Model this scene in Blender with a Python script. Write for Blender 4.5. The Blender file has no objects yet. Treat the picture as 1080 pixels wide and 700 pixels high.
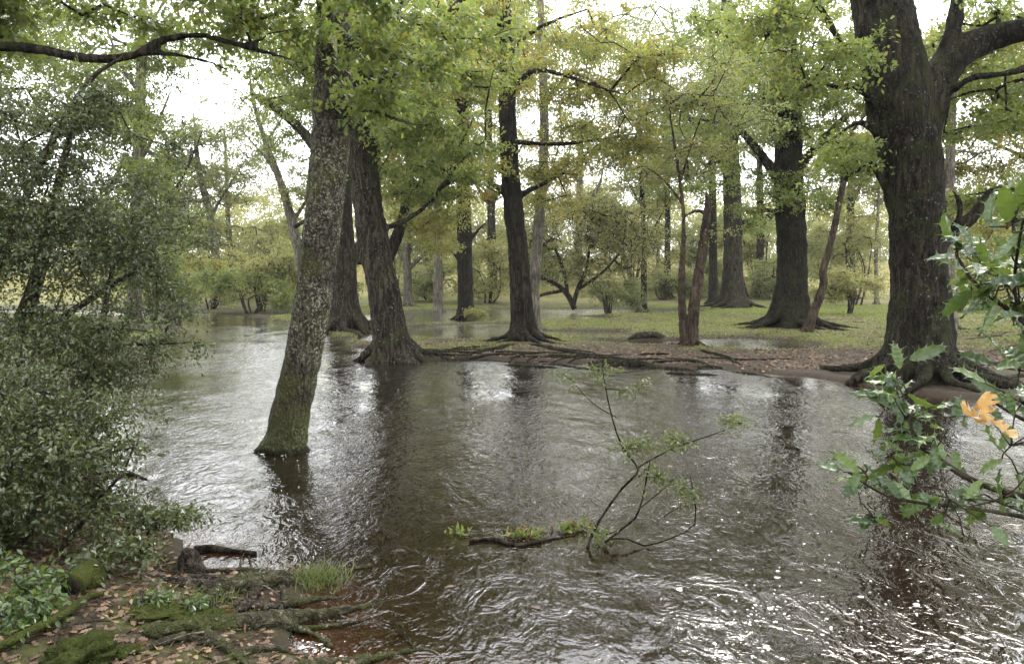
import bpy, math, numpy as np
from mathutils import Vector
R = math.radians
sc = bpy.context.scene
rng = np.random.default_rng(11)

# ------------------------------------------------------------------ camera
F = 780.0; CH = 1.9; PITCH = math.atan(55 / F)
cam = bpy.data.cameras.new('camera'); cam.sensor_width = 36; cam.lens = 36 * F / 1080
cam.clip_start = 0.05; cam.clip_end = 2000
camo = bpy.data.objects.new('camera', cam); sc.collection.objects.link(camo)
camo.location = (0, 0, CH); camo.rotation_euler = (R(90) - PITCH, 0, 0)
sc.camera = camo

# ------------------------------------------------------------------ world, sun, exposure
SUN_AZ, SUN_EL = R(28), R(44)
w = bpy.data.worlds.new('World'); sc.world = w; w.use_nodes = True
nt = w.node_tree; nt.nodes.clear()
def N(t, **k):
    n = nt.nodes.new(t)
    for a, b in k.items(): setattr(n, a, b)
    return n
out = N('ShaderNodeOutputWorld'); bg = N('ShaderNodeBackground'); bg.inputs[1].default_value = 0.11
sky = N('ShaderNodeTexSky', sky_type='NISHITA', sun_disc=False, sun_elevation=SUN_EL, sun_rotation=SUN_AZ,
        air_density=1.0, dust_density=3.0, ozone_density=1.0)
tc = N('ShaderNodeTexCoord'); nz = N('ShaderNodeTexNoise'); nz.inputs['Scale'].default_value = 2.2; nz.inputs['Detail'].default_value = 5
rp = N('ShaderNodeValToRGB'); rp.color_ramp.elements[0].position = .3; rp.color_ramp.elements[1].position = .7
rp.color_ramp.elements[0].color = (12.0, 12.2, 12.7, 1); rp.color_ramp.elements[1].color = (21.0, 21.2, 21.8, 1)
mx = N('ShaderNodeMixRGB'); mx.inputs[0].default_value = .9
nt.links.new(tc.outputs['Generated'], nz.inputs['Vector']); nt.links.new(nz.outputs[0], rp.inputs[0])
nt.links.new(sky.outputs[0], mx.inputs[1]); nt.links.new(rp.outputs[0], mx.inputs[2])
nt.links.new(mx.outputs[0], bg.inputs[0]); nt.links.new(bg.outputs[0], out.inputs[0])
sl = bpy.data.lights.new('sun', 'SUN'); sl.energy = 1.5; sl.angle = R(28); sl.color = (1, .94, .84)
so = bpy.data.objects.new('sun', sl); sc.collection.objects.link(so)
sd = Vector((math.sin(SUN_AZ) * math.cos(SUN_EL), math.cos(SUN_AZ) * math.cos(SUN_EL), math.sin(SUN_EL)))
so.rotation_euler = sd.to_track_quat('Z', 'Y').to_euler()
vs = sc.view_settings
vs.view_transform = 'Standard'; vs.look = 'None'; vs.gamma = 1; vs.use_curve_mapping = False; vs.exposure = 1.44
cy = sc.cycles
cy.max_bounces = 7; cy.diffuse_bounces = 3; cy.glossy_bounces = 3; cy.transmission_bounces = 4; cy.transparent_max_bounces = 8
cy.volume_bounces = 0; cy.use_denoising = True; cy.caustics_reflective = False; cy.caustics_refractive = False
cy.use_adaptive_sampling = True; cy.adaptive_threshold = 0.02

# ------------------------------------------------------------------ pixel <-> world (photo coordinates, 1080 x 700)
cp, sp = math.cos(PITCH), math.sin(PITCH)
def ray(x, y):
    a = (x - 540) / F; b = (350 - y) / F
    return np.array([a, cp + b * sp, -sp + b * cp])
def P(x, y, Y):
    d = ray(x, y); return np.array([0, 0, CH]) + d * (Y / d[1])
def G(x, y, z=0.0):
    d = ray(x, y); return np.array([0, 0, CH]) + d * ((z - CH) / d[2])
def pw(px, Y): return px * Y / F

# ------------------------------------------------------------------ noise
def _h(i, j, k, s):
    n = (i * 374761393 + j * 668265263 + k * 2147483647 + s * 974711) & 0xffffffff
    n = ((n ^ (n >> 13)) * 1274126177) & 0xffffffff
    return ((n ^ (n >> 16)) & 0xffff) / 65535.0
def vnoise(p, s=0):
    p = np.asarray(p, float); f = np.floor(p); t = p - f; i = f.astype(np.int64); t = t * t * (3 - 2 * t)
    r = 0
    for a in (0, 1):
        for b in (0, 1):
            for c in (0, 1):
                wgt = (t[..., 0] if a else 1 - t[..., 0]) * (t[..., 1] if b else 1 - t[..., 1]) * (t[..., 2] if c else 1 - t[..., 2])
                r = r + wgt * _h(i[..., 0] + a, i[..., 1] + b, i[..., 2] + c, s)
    return r * 2 - 1
def fbm(p, o=4, s=0):
    p = np.asarray(p, float); r = 0; a = 1; n = 0
    for k in range(o): r = r + a * vnoise(p * 2 ** k + 17.3 * k, s + k); n += a; a *= .5
    return r / n
def n2(x, y, f, o=4, s=0): return fbm(np.stack([x * f, y * f, np.zeros_like(x) + .5], -1), o, s)
def sstep(a, b, x):
    t = np.clip((x - a) / (b - a), 0, 1); return t * t * (3 - 2 * t)

# ------------------------------------------------------------------ mesh + tagging helpers
def mesh(name, V, faces, mat=None, parent=None, smooth=True):
    V = np.asarray(V, np.float32); me = bpy.data.meshes.new(name)
    if not isinstance(faces, list): faces = [faces]
    faces = [np.asarray(f, np.int32) for f in faces if len(f)]
    loops = np.concatenate([f.ravel() for f in faces]); tot = np.concatenate([np.full(len(f), f.shape[1], np.int32) for f in faces])
    st = np.concatenate([[0], np.cumsum(tot)[:-1]]).astype(np.int32)
    me.vertices.add(len(V)); me.vertices.foreach_set('co', V.ravel())
    me.loops.add(len(loops)); me.loops.foreach_set('vertex_index', loops)
    me.polygons.add(len(tot)); me.polygons.foreach_set('loop_start', st); me.polygons.foreach_set('loop_total', tot)
    me.polygons.foreach_set('use_smooth', np.full(len(tot), smooth))
    me.update(calc_edges=True); me.validate()
    if mat: me.materials.append(mat)
    o = bpy.data.objects.new(name, me); sc.collection.objects.link(o)
    if parent is not None:
        o.parent = parent; o.matrix_parent_inverse = parent_inv(parent)
    return o
def parent_inv(p):
    from mathutils import Matrix
    return Matrix.Translation(-Vector(p.location))
def tag(o, label=None, cat=None, group=None, kind=None):
    if label: o['label'] = label
    if cat: o['category'] = cat
    if group: o['group'] = group
    if kind: o['kind'] = kind
    return o
def thing(name, loc, label, cat, group=None):
    o = bpy.data.objects.new(name, None); o.empty_display_size = .2; sc.collection.objects.link(o)
    o.location = [float(c) for c in loc]
    return tag(o, label, cat, group)
class MB:
    def __init__(s): s.v = []; s.f = {3: [], 4: []}; s.n = 0
    def add(s, V, *fs):
        for f in fs:
            f = np.asarray(f)
            if len(f): s.f[f.shape[1]].append(f + s.n)
        s.v.append(np.asarray(V, float)); s.n += len(V)
    def build(s, name, mat, parent=None, smooth=True):
        return mesh(name, np.concatenate(s.v), [np.concatenate(a) for a in s.f.values() if a], mat, parent, smooth)
def resample(pts, rad, step):
    pts = np.asarray(pts, float); rad = np.asarray(rad, float)
    # Catmull-Rom through the points, then even spacing
    n = len(pts); q = np.vstack([2 * pts[0] - pts[1], pts, 2 * pts[-1] - pts[-2]]); o = []; ro = []
    for i in range(n - 1):
        a, b, c, d = q[i], q[i + 1], q[i + 2], q[i + 3]; m = max(2, int(np.linalg.norm(c - b) / step) + 1)
        t = np.linspace(0, 1, m, endpoint=False)[:, None]
        o.append(.5 * (2 * b + (c - a) * t + (2 * a - 5 * b + 4 * c - d) * t ** 2 + (-a + 3 * b - 3 * c + d) * t ** 3))
        ro.append(rad[i] + (rad[i + 1] - rad[i]) * t[:, 0])
    o.append(pts[-1:]); ro.append(rad[-1:])
    return np.concatenate(o), np.concatenate(ro)
def tube(pts, rad, segs=12, rmod=None, noise=0, nf=6, seed=0):
    pts = np.asarray(pts, float); n = len(pts)
    T = np.gradient(pts, axis=0); T /= np.linalg.norm(T, axis=1)[:, None] + 1e-9
    up = np.array([0, 1, 0]) if abs(T[0][2]) > .7 else np.array([0, 0, 1.])
    A = np.zeros_like(pts); a = np.cross(T[0], up); a /= np.linalg.norm(a)
    for i in range(n):
        a = a - T[i] * (a @ T[i]); a /= np.linalg.norm(a) + 1e-9; A[i] = a
    B = np.cross(T, A); th = np.linspace(0, 2 * np.pi, segs, endpoint=False)
    D = A[:, None] * np.cos(th)[None, :, None] + B[:, None] * np.sin(th)[None, :, None]
    r = np.repeat(np.asarray(rad, float)[:, None], segs, 1)
    if rmod is not None: r = r * rmod(pts, th)
    if noise:
        base = pts[:, None] + D * r[..., None]
        r = r * (1 + noise * fbm(base * nf, 3, seed))
    V = (pts[:, None] + D * r[..., None]).reshape(-1, 3)
    i = np.arange(n - 1)[:, None] * segs; j = np.arange(segs)[None]; k = (j + 1) % segs
    f = np.stack([i + j, i + k, i + segs + k, i + segs + j], -1).reshape(-1, 4)
    V = np.vstack([V, pts[0], pts[-1]]); c0, c1 = n * segs, n * segs + 1; j = j[0]; k = k[0]
    t = np.vstack([np.stack([k, j, np.full(segs, c0)], -1), np.stack([(n - 1) * segs + j, (n - 1) * segs + k, np.full(segs, c1)], -1)])
    return V, f, t
def frusta(A, B, ra, rb, segs=5):
    T = B - A; T = T / (np.linalg.norm(T, axis=1)[:, None] + 1e-9)
    up = np.where(np.abs(T[:, 2:3]) > .8, np.array([[1., 0, 0]]), np.array([[0, 0, 1.]]))
    X = np.cross(T, up); X /= np.linalg.norm(X, axis=1)[:, None] + 1e-9; Y = np.cross(T, X)
    th = np.linspace(0, 2 * np.pi, segs, endpoint=False)
    D = X[:, None] * np.cos(th)[None, :, None] + Y[:, None] * np.sin(th)[None, :, None]
    V = np.concatenate([A[:, None] + D * ra[:, None, None], B[:, None] + D * rb[:, None, None]], 1).reshape(-1, 3)
    o = np.arange(len(A))[:, None] * 2 * segs; j = np.arange(segs)[None]; k = (j + 1) % segs
    return V, np.stack([o + j, o + k, o + segs + k, o + segs + j], -1).reshape(-1, 4)
def unit(v): return v / (np.linalg.norm(v, axis=-1, keepdims=True) + 1e-9)

# leaf templates: (along, across, lift) and faces
KITE = (np.array([(0, 0, 0), (.5, .3, .06), (1, 0, -.05), (.5, -.3, .06)]), np.array([[0, 1, 2, 3]]))
LEAF = (np.array([(0, 0, 0), (.3, .2, .05), (.7, .24, .03), (1, 0, -.1), (.7, -.24, .03), (.3, -.2, .05)]), np.array([[0, 3, 2, 1], [0, 5, 4, 3]]))
_ol = [(0, .012), (.1, .03), (.16, .10), (.22, .13), (.25, .06), (.3, .055), (.34, .17), (.41, .215), (.45, .1), (.5, .085), (.54, .23), (.63, .265), (.66, .13), (.7, .11), (.75, .21), (.83, .2), (.86, .11), (.9, .12), (.96, .1), (1, 0)]
OAK = (np.array([(x, 0, -.03 * math.sin(3 * x)) for x, y in _ol] + [(x, y, .05 * y / .3) for x, y in _ol] + [(x, -y, .05 * y / .3) for x, y in _ol]),
       np.array([[i, i + 1, 21 + i, 20 + i] for i in range(19)] + [[i + 1, i, 40 + i, 41 + i] for i in range(19)]))
_o2 = [(0, .02), (.2, .16), (.3, .08), (.47, .26), (.55, .13), (.72, .26), (.8, .14), (1, 0)]
OAKS = (np.array([(x, y, .04 * y / .3 - .06 * x * x) for x, y in _o2] + [(x, -y, .04 * y / .3 - .06 * x * x) for x, y in _o2]), np.array([[i + 1, i, 8 + i, 9 + i] for i in range(7)]))
def leafset(Pp, D, Nn, size, T):
    D = unit(D); Nn = unit(Nn - D * (Nn * D).sum(1, keepdims=True)); S = np.cross(Nn, D)
    t, f = T; size = np.broadcast_to(size, (len(Pp),))[:, None, None]
    V = Pp[:, None] + size * (t[None, :, :1] * D[:, None] + t[None, :, 1:2] * S[:, None] + t[None, :, 2:] * Nn[:, None])
    fs = (f[None] + (np.arange(len(Pp)) * len(t))[:, None, None]).reshape(-1, f.shape[1])
    return V.reshape(-1, 3), fs

# ------------------------------------------------------------------ materials
def newmat(name):
    m = bpy.data.materials.new(name); m.use_nodes = True; m.node_tree.nodes.clear(); return m, m.node_tree
class NB:
    """tiny node builder"""
    def __init__(s, name): s.m, s.t = newmat(name)
    def n(s, typ, ins=None, **k):
        o = s.t.nodes.new(typ)
        for a, b in k.items(): setattr(o, a, b)
        for a, b in (ins or {}).items():
            if hasattr(b, 'is_output'): s.t.links.new(b, o.inputs[a])
            else: o.inputs[a].default_value = b
        return o
    def noise(s, vec, scale, detail=4, rough=.55, dist=0): return s.n('ShaderNodeTexNoise', {'Vector': vec, 'Scale': scale, 'Detail': detail, 'Roughness': rough, 'Distortion': dist}).outputs[0]
    def map(s, vec, scale): return s.n('ShaderNodeMapping', {'Vector': vec, 'Scale': scale}).outputs[0]
    def ramp(s, fac, stops):
        o = s.n('ShaderNodeValToRGB', {0: fac}); e = o.color_ramp.elements
        while len(e) < len(stops): e.new(.5)
        for k, (p, c) in zip(e, stops): k.position = p; k.color = (*c, 1) if not isinstance(c, (int, float)) else (c, c, c, 1)
        return o.outputs[0]
    def mix(s, f, a, b):
        o = s.n('ShaderNodeMixRGB')
        for i, v in ((0, f), (1, a), (2, b)):
            if hasattr(v, 'is_output'): s.t.links.new(v, o.inputs[i])
            else: o.inputs[i].default_value = v if i == 0 else (*v, 1)
        return o.outputs[0]
    def math(s, op, a, b=0.0):
        o = s.n('ShaderNodeMath', operation=op)
        for i, v in ((0, a), (1, b)):
            if hasattr(v, 'is_output'): s.t.links.new(v, o.inputs[i])
            else: o.inputs[i].default_value = v
        return o.outputs[0]
    def out(s, sh, vol=None):
        o = s.n('ShaderNodeOutputMaterial')
        if sh is not None: s.t.links.new(sh, o.inputs[0])
        if vol is not None: s.t.links.new(vol, o.inputs[1])
        return s.m
    def pos(s): return s.n('ShaderNodeNewGeometry').outputs['Position']
    def obj(s): return s.n('ShaderNodeTexCoord').outputs['Object']

def leaf_mat(name, cols, trans=(.36, .38, .09), tw=.42, rough=.45, clump=.35, spec=.4):
    """cols: list of (position, colour) from commonest to rarest hue"""
    b = NB(name); g = b.n('ShaderNodeNewGeometry'); ri = g.outputs['Random Per Island']
    n = b.noise(g.outputs['Position'], .8, 3)
    f = b.math('ADD', b.math('MULTIPLY', ri, 1 - clump), b.math('MULTIPLY', b.math('SUBTRACT', b.math('MULTIPLY', n, 2.2), .6), clump))
    col = b.ramp(f, cols)
    pr = b.n('ShaderNodeBsdfPrincipled', {'Base Color': col, 'Roughness': rough, 'Specular IOR Level': spec})
    tcx = b.n('ShaderNodeHueSaturation', {'Saturation': 1.1, 'Value': 2.2, 'Color': col}).outputs[0]
    tr = b.n('ShaderNodeBsdfTranslucent', {'Color': b.mix(.25, tcx, trans)})
    return b.out(b.n('ShaderNodeMixShader', {0: tw, 1: pr.outputs[0], 2: tr.outputs[0]}).outputs[0])

def bark_mat(name, dark, light, moss=None, mossamt=.5, lichen=None, lichamt=.0, scale=1.0, bump=.6, rough=.9, furrow=1.0, foot=False):
    b = NB(name); o = b.obj()
    wp = b.n('ShaderNodeVectorMath', {0: o, 1: b.n('ShaderNodeVectorMath', {0: b.n('ShaderNodeTexNoise', {'Vector': o, 'Scale': 3.0, 'Detail': 3}).outputs['Color'], 'Scale': .16}, operation='SCALE').outputs[0]}, operation='ADD').outputs[0]
    st = 1.5 * furrow if furrow else 9
    v = b.map(wp, (11 * scale, 11 * scale, st * scale)); v2 = b.map(wp, (26 * scale, 26 * scale, (5 * furrow if furrow else 24) * scale)); fine = b.map(o, (70 * scale, 70 * scale, 40 * scale))
    r1 = b.math('ABSOLUTE', b.math('SUBTRACT', b.noise(v, 1.0, 3, .5), .5)); r2 = b.math('ABSOLUTE', b.math('SUBTRACT', b.noise(v2, 1.0, 3, .55), .5)); nf = b.noise(fine, 1, 4, .65)
    h = b.math('ADD', b.math('ADD', b.math('MULTIPLY', b.math('MINIMUM', r1, .16), 4.0), b.math('MULTIPLY', r2, 1.6)), b.math('MULTIPLY', nf, .5))
    col = b.mix(b.ramp(h, [(.3, 0.), (1.15, 1.)]), dark, light)
    col = b.mix(b.ramp(b.noise(o, 1.3, 4), [(.35, 0.), (.7, 1.)]), col, b.n('ShaderNodeHueSaturation', {'Value': .6, 'Color': col}).outputs[0])
    if moss:
        mm = b.ramp(b.noise(o, 2.3, 6, .65), [(.62 - .3 * mossamt, 0.), (.74 - .2 * mossamt, 1.)])
        col = b.mix(b.math('MULTIPLY', mm, .8), col, b.mix(nf, tuple(.35 * c for c in moss), tuple(1.5 * c for c in moss)))
    if lichen:
        lm = b.ramp(b.noise(b.map(o, (1, 1, 1)), 22 * scale, 6, .7, .2), [(.62 - .12 * lichamt, 0.), (.67 - .1 * lichamt, 1.)])
        lp = b.ramp(b.noise(o, 1.7, 3), [(.4, .15), (.6, 1.)])
        col = b.mix(b.math('MULTIPLY', b.math('MULTIPLY', lm, lp), .85), col, lichen)
    if foot:
        z = b.n('ShaderNodeSeparateXYZ', {0: b.pos()}).outputs[2]; zz = b.math('ADD', z, b.math('MULTIPLY', b.noise(o, 5, 5, .7), -.75))
        col = b.mix(b.ramp(zz, [(-.3, .5), (-.1, 0.)]), col, b.mix(nf, (.02, .026, .006), (.07, .085, .02))); col = b.mix(b.ramp(z, [(.03, .8), (.07, 0.)]), col, dark)
    bp = b.n('ShaderNodeBump', {'Height': h, 'Strength': bump, 'Distance': .045})
    return b.out(b.n('ShaderNodeBsdfPrincipled', {'Base Color': col, 'Roughness': rough, 'Normal': bp.outputs[0], 'Specular IOR Level': .08}).outputs[0])

GRN = [(.0, (.048, .078, .02)), (.38, (.075, .11, .026)), (.68, (.11, .134, .034)), (.88, (.17, .155, .038)), (1., (.25, .13, .028))]
M = {}
M['oak_leaf'] = leaf_mat('oak leaf green', GRN)
M['oak_leaf_yellow'] = leaf_mat('oak leaf turning yellow', [(0, (.07, .098, .026)), (.4, (.11, .132, .035)), (.66, (.175, .165, .04)), (.85, (.25, .17, .04)), (1., (.3, .12, .025))])
M['oak_leaf_dark'] = leaf_mat('oak leaf deep green', [(0, (.045, .07, .018)), (.4, (.07, .105, .024)), (.75, (.11, .125, .03)), (1., (.19, .13, .028))], tw=.38)
M['grey_leaf'] = leaf_mat('willow leaf grey green', [(0, (.085, .108, .045)), (.5, (.12, .14, .058)), (.85, (.17, .165, .06)), (1., (.2, .14, .045))], tw=.42)
M['shrub_leaf'] = leaf_mat('shrub leaf olive', [(0, (.1, .115, .04)), (.5, (.16, .165, .058)), (.85, (.2, .18, .066)), (1., (.24, .15, .05))], tw=.38)
M['bracken'] = leaf_mat('bracken gold', [(0, (.11, .12, .045)), (.55, (.16, .15, .058)), (.82, (.24, .175, .075)), (1., (.15, .15, .05))], tw=.3)
M['holly'] = leaf_mat('holly leaf small', [(0, (.019, .031, .01)), (.5, (.04, .057, .017)), (.85, (.075, .09, .025)), (1., (.16, .115, .03))], tw=.25, rough=.3, spec=.55)
M['holly_near'] = leaf_mat('holly leaf waxy', [(0, (.014, .034, .012)), (.5, (.036, .068, .015)), (.95, (.075, .115, .024))], tw=.22, rough=.3, clump=.1, spec=.5)
M['sapling_leaf'] = leaf_mat('sapling leaf', [(0, (.035, .05, .018)), (.6, (.065, .085, .026)), (.95, (.11, .11, .03))], tw=.3)
M['litter'] = leaf_mat('fallen leaf brown', [(0, (.04, .026, .016)), (.45, (.085, .053, .03)), (.8, (.155, .092, .047)), (1., (.24, .165, .095))], tw=.12, rough=.6, clump=.1, trans=(.3, .15, .05))
M['grass'] = leaf_mat('grass blade', [(0, (.07, .11, .02)), (.5, (.12, .16, .03)), (.9, (.19, .19, .05))], tw=.35, rough=.5)
M['bark_big'] = bark_mat('oak bark dark mossy', (.003, .0026, .002), (.034, .028, .019), (.022, .027, .008), .45, (.2, .2, .16), .12, bump=.9)
M['bark_oak'] = bark_mat('oak bark brown', (.004, .0034, .0026), (.055, .045, .033), (.026, .032, .01), .4, (.22, .22, .17), .15)
M['bark_near'] = bark_mat('bark lichen spotted', (.012, .01, .008), (.095, .078, .06), (.055, .058, .018), .55, (.27, .29, .2), .8, scale=1.6, bump=.7, furrow=3, foot=True)
M['bark_dark'] = bark_mat('bark nearly black', (.0035, .003, .0024), (.04, .033, .024), (.018, .022, .008), .3)
M['bark_pale'] = bark_mat('bark pale grey', (.05, .043, .034), (.2, .175, .14), (.08, .085, .03), .35, (.3, .3, .24), .2)
M['bark_red'] = bark_mat('bark reddish brown', (.014, .01, .008), (.085, .062, .045), (.05, .052, .018), .35)
M['root'] = bark_mat('root bark grey brown', (.011, .009, .007), (.085, .07, .052), (.05, .06, .016), .75, (.22, .21, .17), .3, scale=1.6, furrow=0, bump=.9)
M['twig'] = bark_mat('twig bark', (.02, .016, .012), (.07, .055, .04))
M['moss'] = bark_mat('moss cushion', (.02, .028, .006), (.055, .07, .016), (.07, .08, .02), .6, scale=4, bump=.8, rough=1, furrow=0)

# ------------------------------------------------------------------ terrain
def sdf(x, y, poly):
    """signed distance, positive inside"""
    poly = np.asarray(poly, float); d = np.full(x.shape, 1e9); ins = np.zeros(x.shape, bool)
    for i in range(len(poly)):
        a, b = poly[i - 1], poly[i]; e = b - a; wx, wy = x - a[0], y - a[1]
        t = np.clip((wx * e[0] + wy * e[1]) / (e @ e + 1e-12), 0, 1)
        d = np.minimum(d, (wx - e[0] * t) ** 2 + (wy - e[1] * t) ** 2)
        c = ((a[1] > y) != (b[1] > y)) & (x < (b[0] - a[0]) * (y - a[1]) / (b[1] - a[1] + 1e-12) + a[0]); ins ^= c
    d = np.sqrt(d); return np.where(ins, d, -d)
gx = lambda l: [tuple(G(*p)[:2]) for p in l]
FAR = gx([(382, 383), (440, 379), (500, 379), (560, 381), (620, 384), (700, 388), (760, 388), (800, 394), (850, 398), (890, 404), (950, 414), (1000, 420), (1060, 422), (1150, 432), (1400, 460)]) + \
      [(250, 12), (250, 500), (-250, 500), (-120, 52)] + gx([(150, 328), (235, 331.5), (280, 335), (310, 343), (345, 351), (378, 368)])
NEAR = gx([(470, 760), (400, 705), (320, 690), (300, 640), (320, 612), (280, 600), (210, 606), (200, 568), (150, 545), (105, 500), (95, 460), (110, 420), (130, 400), (188, 352), (190, 341)]) + \
       [(-21, 38), (-60, 44), (-120, 48), (-250, 60), (-250, -20), (250, -20), (250, 0), (8, 1.2), (1.5, 1.9)]
PUD = [(560, 336, 120, 5, .3), (505, 349, 90, 11, .5), (470, 333, 120, 9, .55), (790, 363, 90, 9, .5), (610, 329, 170, 5, .6), (415, 352, 44, 10, .4), (700, 329, 60, 4, .45), (620, 352, 60, 4, .32), (690, 362, 100, 4, .34)]
def _pud():
    r = []
    for px, py, wx, wy, dp in PUD:
        c = G(px, py); r.append((c[0], c[1], pw(wx / 2, c[1]) * 1.6, (G(px, py - wy / 2)[1] - G(px, py + wy / 2)[1]) / 2 * 1.6, dp))
    return r
PUDW = _pud()
def hfun(x, y):
    x = np.asarray(x, float); y = np.asarray(y, float)
    wob = .35 * n2(x, y, .9, 3, 5)
    a = sdf(x, y, FAR) + wob * np.clip(y / 20, .2, 1.2); b = sdf(x, y, NEAR) + .25 * wob
    la = .07 * sstep(0, .2, a) + .006 * np.minimum(np.maximum(a, 0), 20)
    lb = .14 * (1 - np.exp(-np.maximum(b, 0) / .35)) + .07 * np.minimum(np.maximum(b, 0), 5)
    wa = np.minimum(.9, np.maximum(-a, 0) * 1.3); wb = np.minimum(.9, np.maximum(-b, 0) * .3 + .05 * sstep(.6, 3, -b) + .5 * sstep(1.2, 3.5, -b))
    h = np.where(a > 0, la, np.where(b > 0, lb, -np.minimum(wa, wb)))
    nn = .035 * n2(x, y, .6, 4, 9) + .025 * n2(x, y, 2.5, 3, 3); nb = .05 * n2(x, y, 3.5, 4, 13) * sstep(9, 5, y)
    h = h + nn * np.where(h > 0, np.clip(h / .12, .25, 1), .6) + nb
    for cx, cyy, rx, ry, dp in PUDW:
        e = np.exp(-(((x - cx) / rx) ** 2 + ((y - cyy) / ry) ** 2)) + .12 * nn / .06 * .5; m = sstep(.28, .62, e); h = h * (1 - m) - .13 * m
    far = sstep(46, 110, y - .15 * np.abs(x))
    h = h + far * (4.0 + 1.0 * n2(x, y, .03, 3, 21)) + sstep(100, 270, y) * 5
    return h
def hz(x, y): return float(hfun(np.array([x]), np.array([y]))[0])
def GH(px, py):
    """where the sight line through a photo pixel meets the terrain (or the water)"""
    d = ray(px, py); t = np.geomspace(2, 160, 1500); p = np.array([0, 0, CH]) + d * t[:, None]
    h = np.maximum(hfun(p[:, 0], p[:, 1]), 0); i = np.argmax(p[:, 2] < h)
    return p[i] if (p[:, 2] < h).any() else p[-1]

def grid(xs, ys, fn):
    X, Y = np.meshgrid(xs, ys); Z = fn(X, Y); nx, ny = len(xs), len(ys)
    i = np.arange(ny - 1)[:, None] * nx; j = np.arange(nx - 1)[None]
    return np.stack([X, Y, Z], -1).reshape(-1, 3), np.stack([i + j, i + j + 1, i + nx + j + 1, i + nx + j], -1).reshape(-1, 4)
ys = np.concatenate([np.linspace(-20, 1.5, 20), np.geomspace(1.6, 60, 480), np.geomspace(61, 270, 50)])
xs = np.sinh(np.linspace(-6.2, 6.2, 560)) * 1.6
xs = np.clip(xs, -190, 190); xs = np.unique(np.round(xs, 4))
V, f = grid(xs, ys, hfun)
b = NB('forest floor'); p = b.pos(); sep = b.n('ShaderNodeSeparateXYZ', {0: p}); z = sep.outputs[2]; yy = sep.outputs[1]
n1 = b.noise(p, .35, 5, .6); n2_ = b.noise(p, 3.0, 6, .65); n3 = b.noise(p, 22, 5, .7)
lit = b.ramp(n3, [(.3, (.026, .021, .013)), (.5, (.068, .053, .034)), (.68, (.145, .117, .078))])
soil = b.mix(b.ramp(n2_, [(.35, 0.), (.65, 1.)]), lit, (.07, .055, .042))
grs = b.ramp(b.noise(p, 9, 5, .7), [(.3, (.05, .07, .018)), (.55, (.1, .125, .03)), (.75, (.16, .165, .05))])
gm = b.ramp(b.math('ADD', b.math('MULTIPLY', n1, .6), b.math('MULTIPLY', n2_, .4)), [(.44, 0.), (.54, 1.)])
gy = b.ramp(b.math('MULTIPLY', yy, .02), [(.37, 0.), (.44, 1.)])
col = b.mix(b.math('MULTIPLY', gm, gy), soil, grs)
col = b.mix(b.math('MULTIPLY', b.ramp(b.noise(p, 1.1, 6, .7), [(.48, 0.), (.58, 1.)]), .7), col, (.03, .024, .014))
near_shade = b.math('MULTIPLY', b.ramp(b.math('MULTIPLY', yy, .1), [(.75, 1.), (.95, 0.)]), 1.0)
mossy = b.mix(b.ramp(b.noise(p, 4.5, 6, .7), [(.47, 0.), (.6, 1.)]), b.n('ShaderNodeHueSaturation', {'Value': .45, 'Color': lit}).outputs[0], b.mix(n3, (.02, .026, .007), (.075, .085, .02)))  # litter colour darkened to paint the shade under cover, with real moss patches
col = b.mix(near_shade, col, mossy)
hl = b.ramp(b.math('MULTIPLY', yy, .01), [(.5, 0.), (.62, 1.)])
heath = b.ramp(b.noise(p, .5, 6, .65), [(.3, (.09, .1, .035)), (.55, (.15, .135, .05)), (.72, (.24, .17, .07))])
col = b.mix(hl, col, heath)
wet = b.ramp(z, [(.05, 1.), (.16, 0.)])
col = b.mix(b.math('MULTIPLY', wet, .8), col, (.022, .016, .01))
bedc = b.ramp(b.math('MULTIPLY', z, -1.0), [(.0, (.24, .125, .045)), (.07, (.15, .075, .024)), (.17, (.024, .016, .01)), (.5, (.011, .008, .006))])
col = b.mix(b.math('LESS_THAN', z, -.005), col, bedc)
bp = b.n('ShaderNodeBump', {'Height': b.math('ADD', n3, n2_), 'Strength': .7, 'Distance': .05})
M['ground'] = b.out(b.n('ShaderNodeBsdfPrincipled', {'Base Color': col, 'Roughness': b.math('SUBTRACT', .95, b.math('MULTIPLY', wet, .2)), 'Specular IOR Level': .12, 'Normal': bp.outputs[0]}).outputs[0])
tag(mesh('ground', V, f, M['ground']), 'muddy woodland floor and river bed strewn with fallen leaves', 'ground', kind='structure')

# water: one sheet at the flood level; pools on the bank are where the ground dips below it
ys = np.concatenate([[-15, 0], np.geomspace(1.2, 60, 520), [80]])
xs = np.unique(np.round(np.sinh(np.linspace(-5, 5, 560)) * .9, 4))
def wav(X, Y):
    fl = sstep(0.0, 1.5, -sdf(X, Y, FAR)) * sstep(0, 1.0, -sdf(X, Y, NEAR) + .3)
    u = X * .8 + Y * .6; v = -X * .6 + Y * .8
    w1 = n2(u * 1.3 + .5 * n2(X, Y, .5, 2, 41), v * .7, 1.0, 3, 31) * .013
    w2 = (np.abs(n2(u * 3.2, v * 1.9 + .8 * n2(X, Y, 1.1, 2, 43), 1.0, 3, 33)) - .25) * .012
    return (w1 + w2) * (.06 + .94 * fl) + .002
V, f = grid(xs, ys, wav)
b = NB('peaty river water'); p = b.pos()
m1 = b.n('ShaderNodeMapping', {'Vector': p, 'Rotation': (0, 0, R(-35)), 'Scale': (1.0, .62, 1)}).outputs[0]
r1 = b.noise(m1, 4.5, 3, .55, 1.2); r2 = b.noise(m1, 13, 3, .55, .9); r3 = b.noise(p, 42, 2, .5, .4)
big = b.ramp(b.noise(m1, .55, 4, .55, 1.5), [(.36, .28), (.52, .7), (.66, 1.05)])
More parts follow.
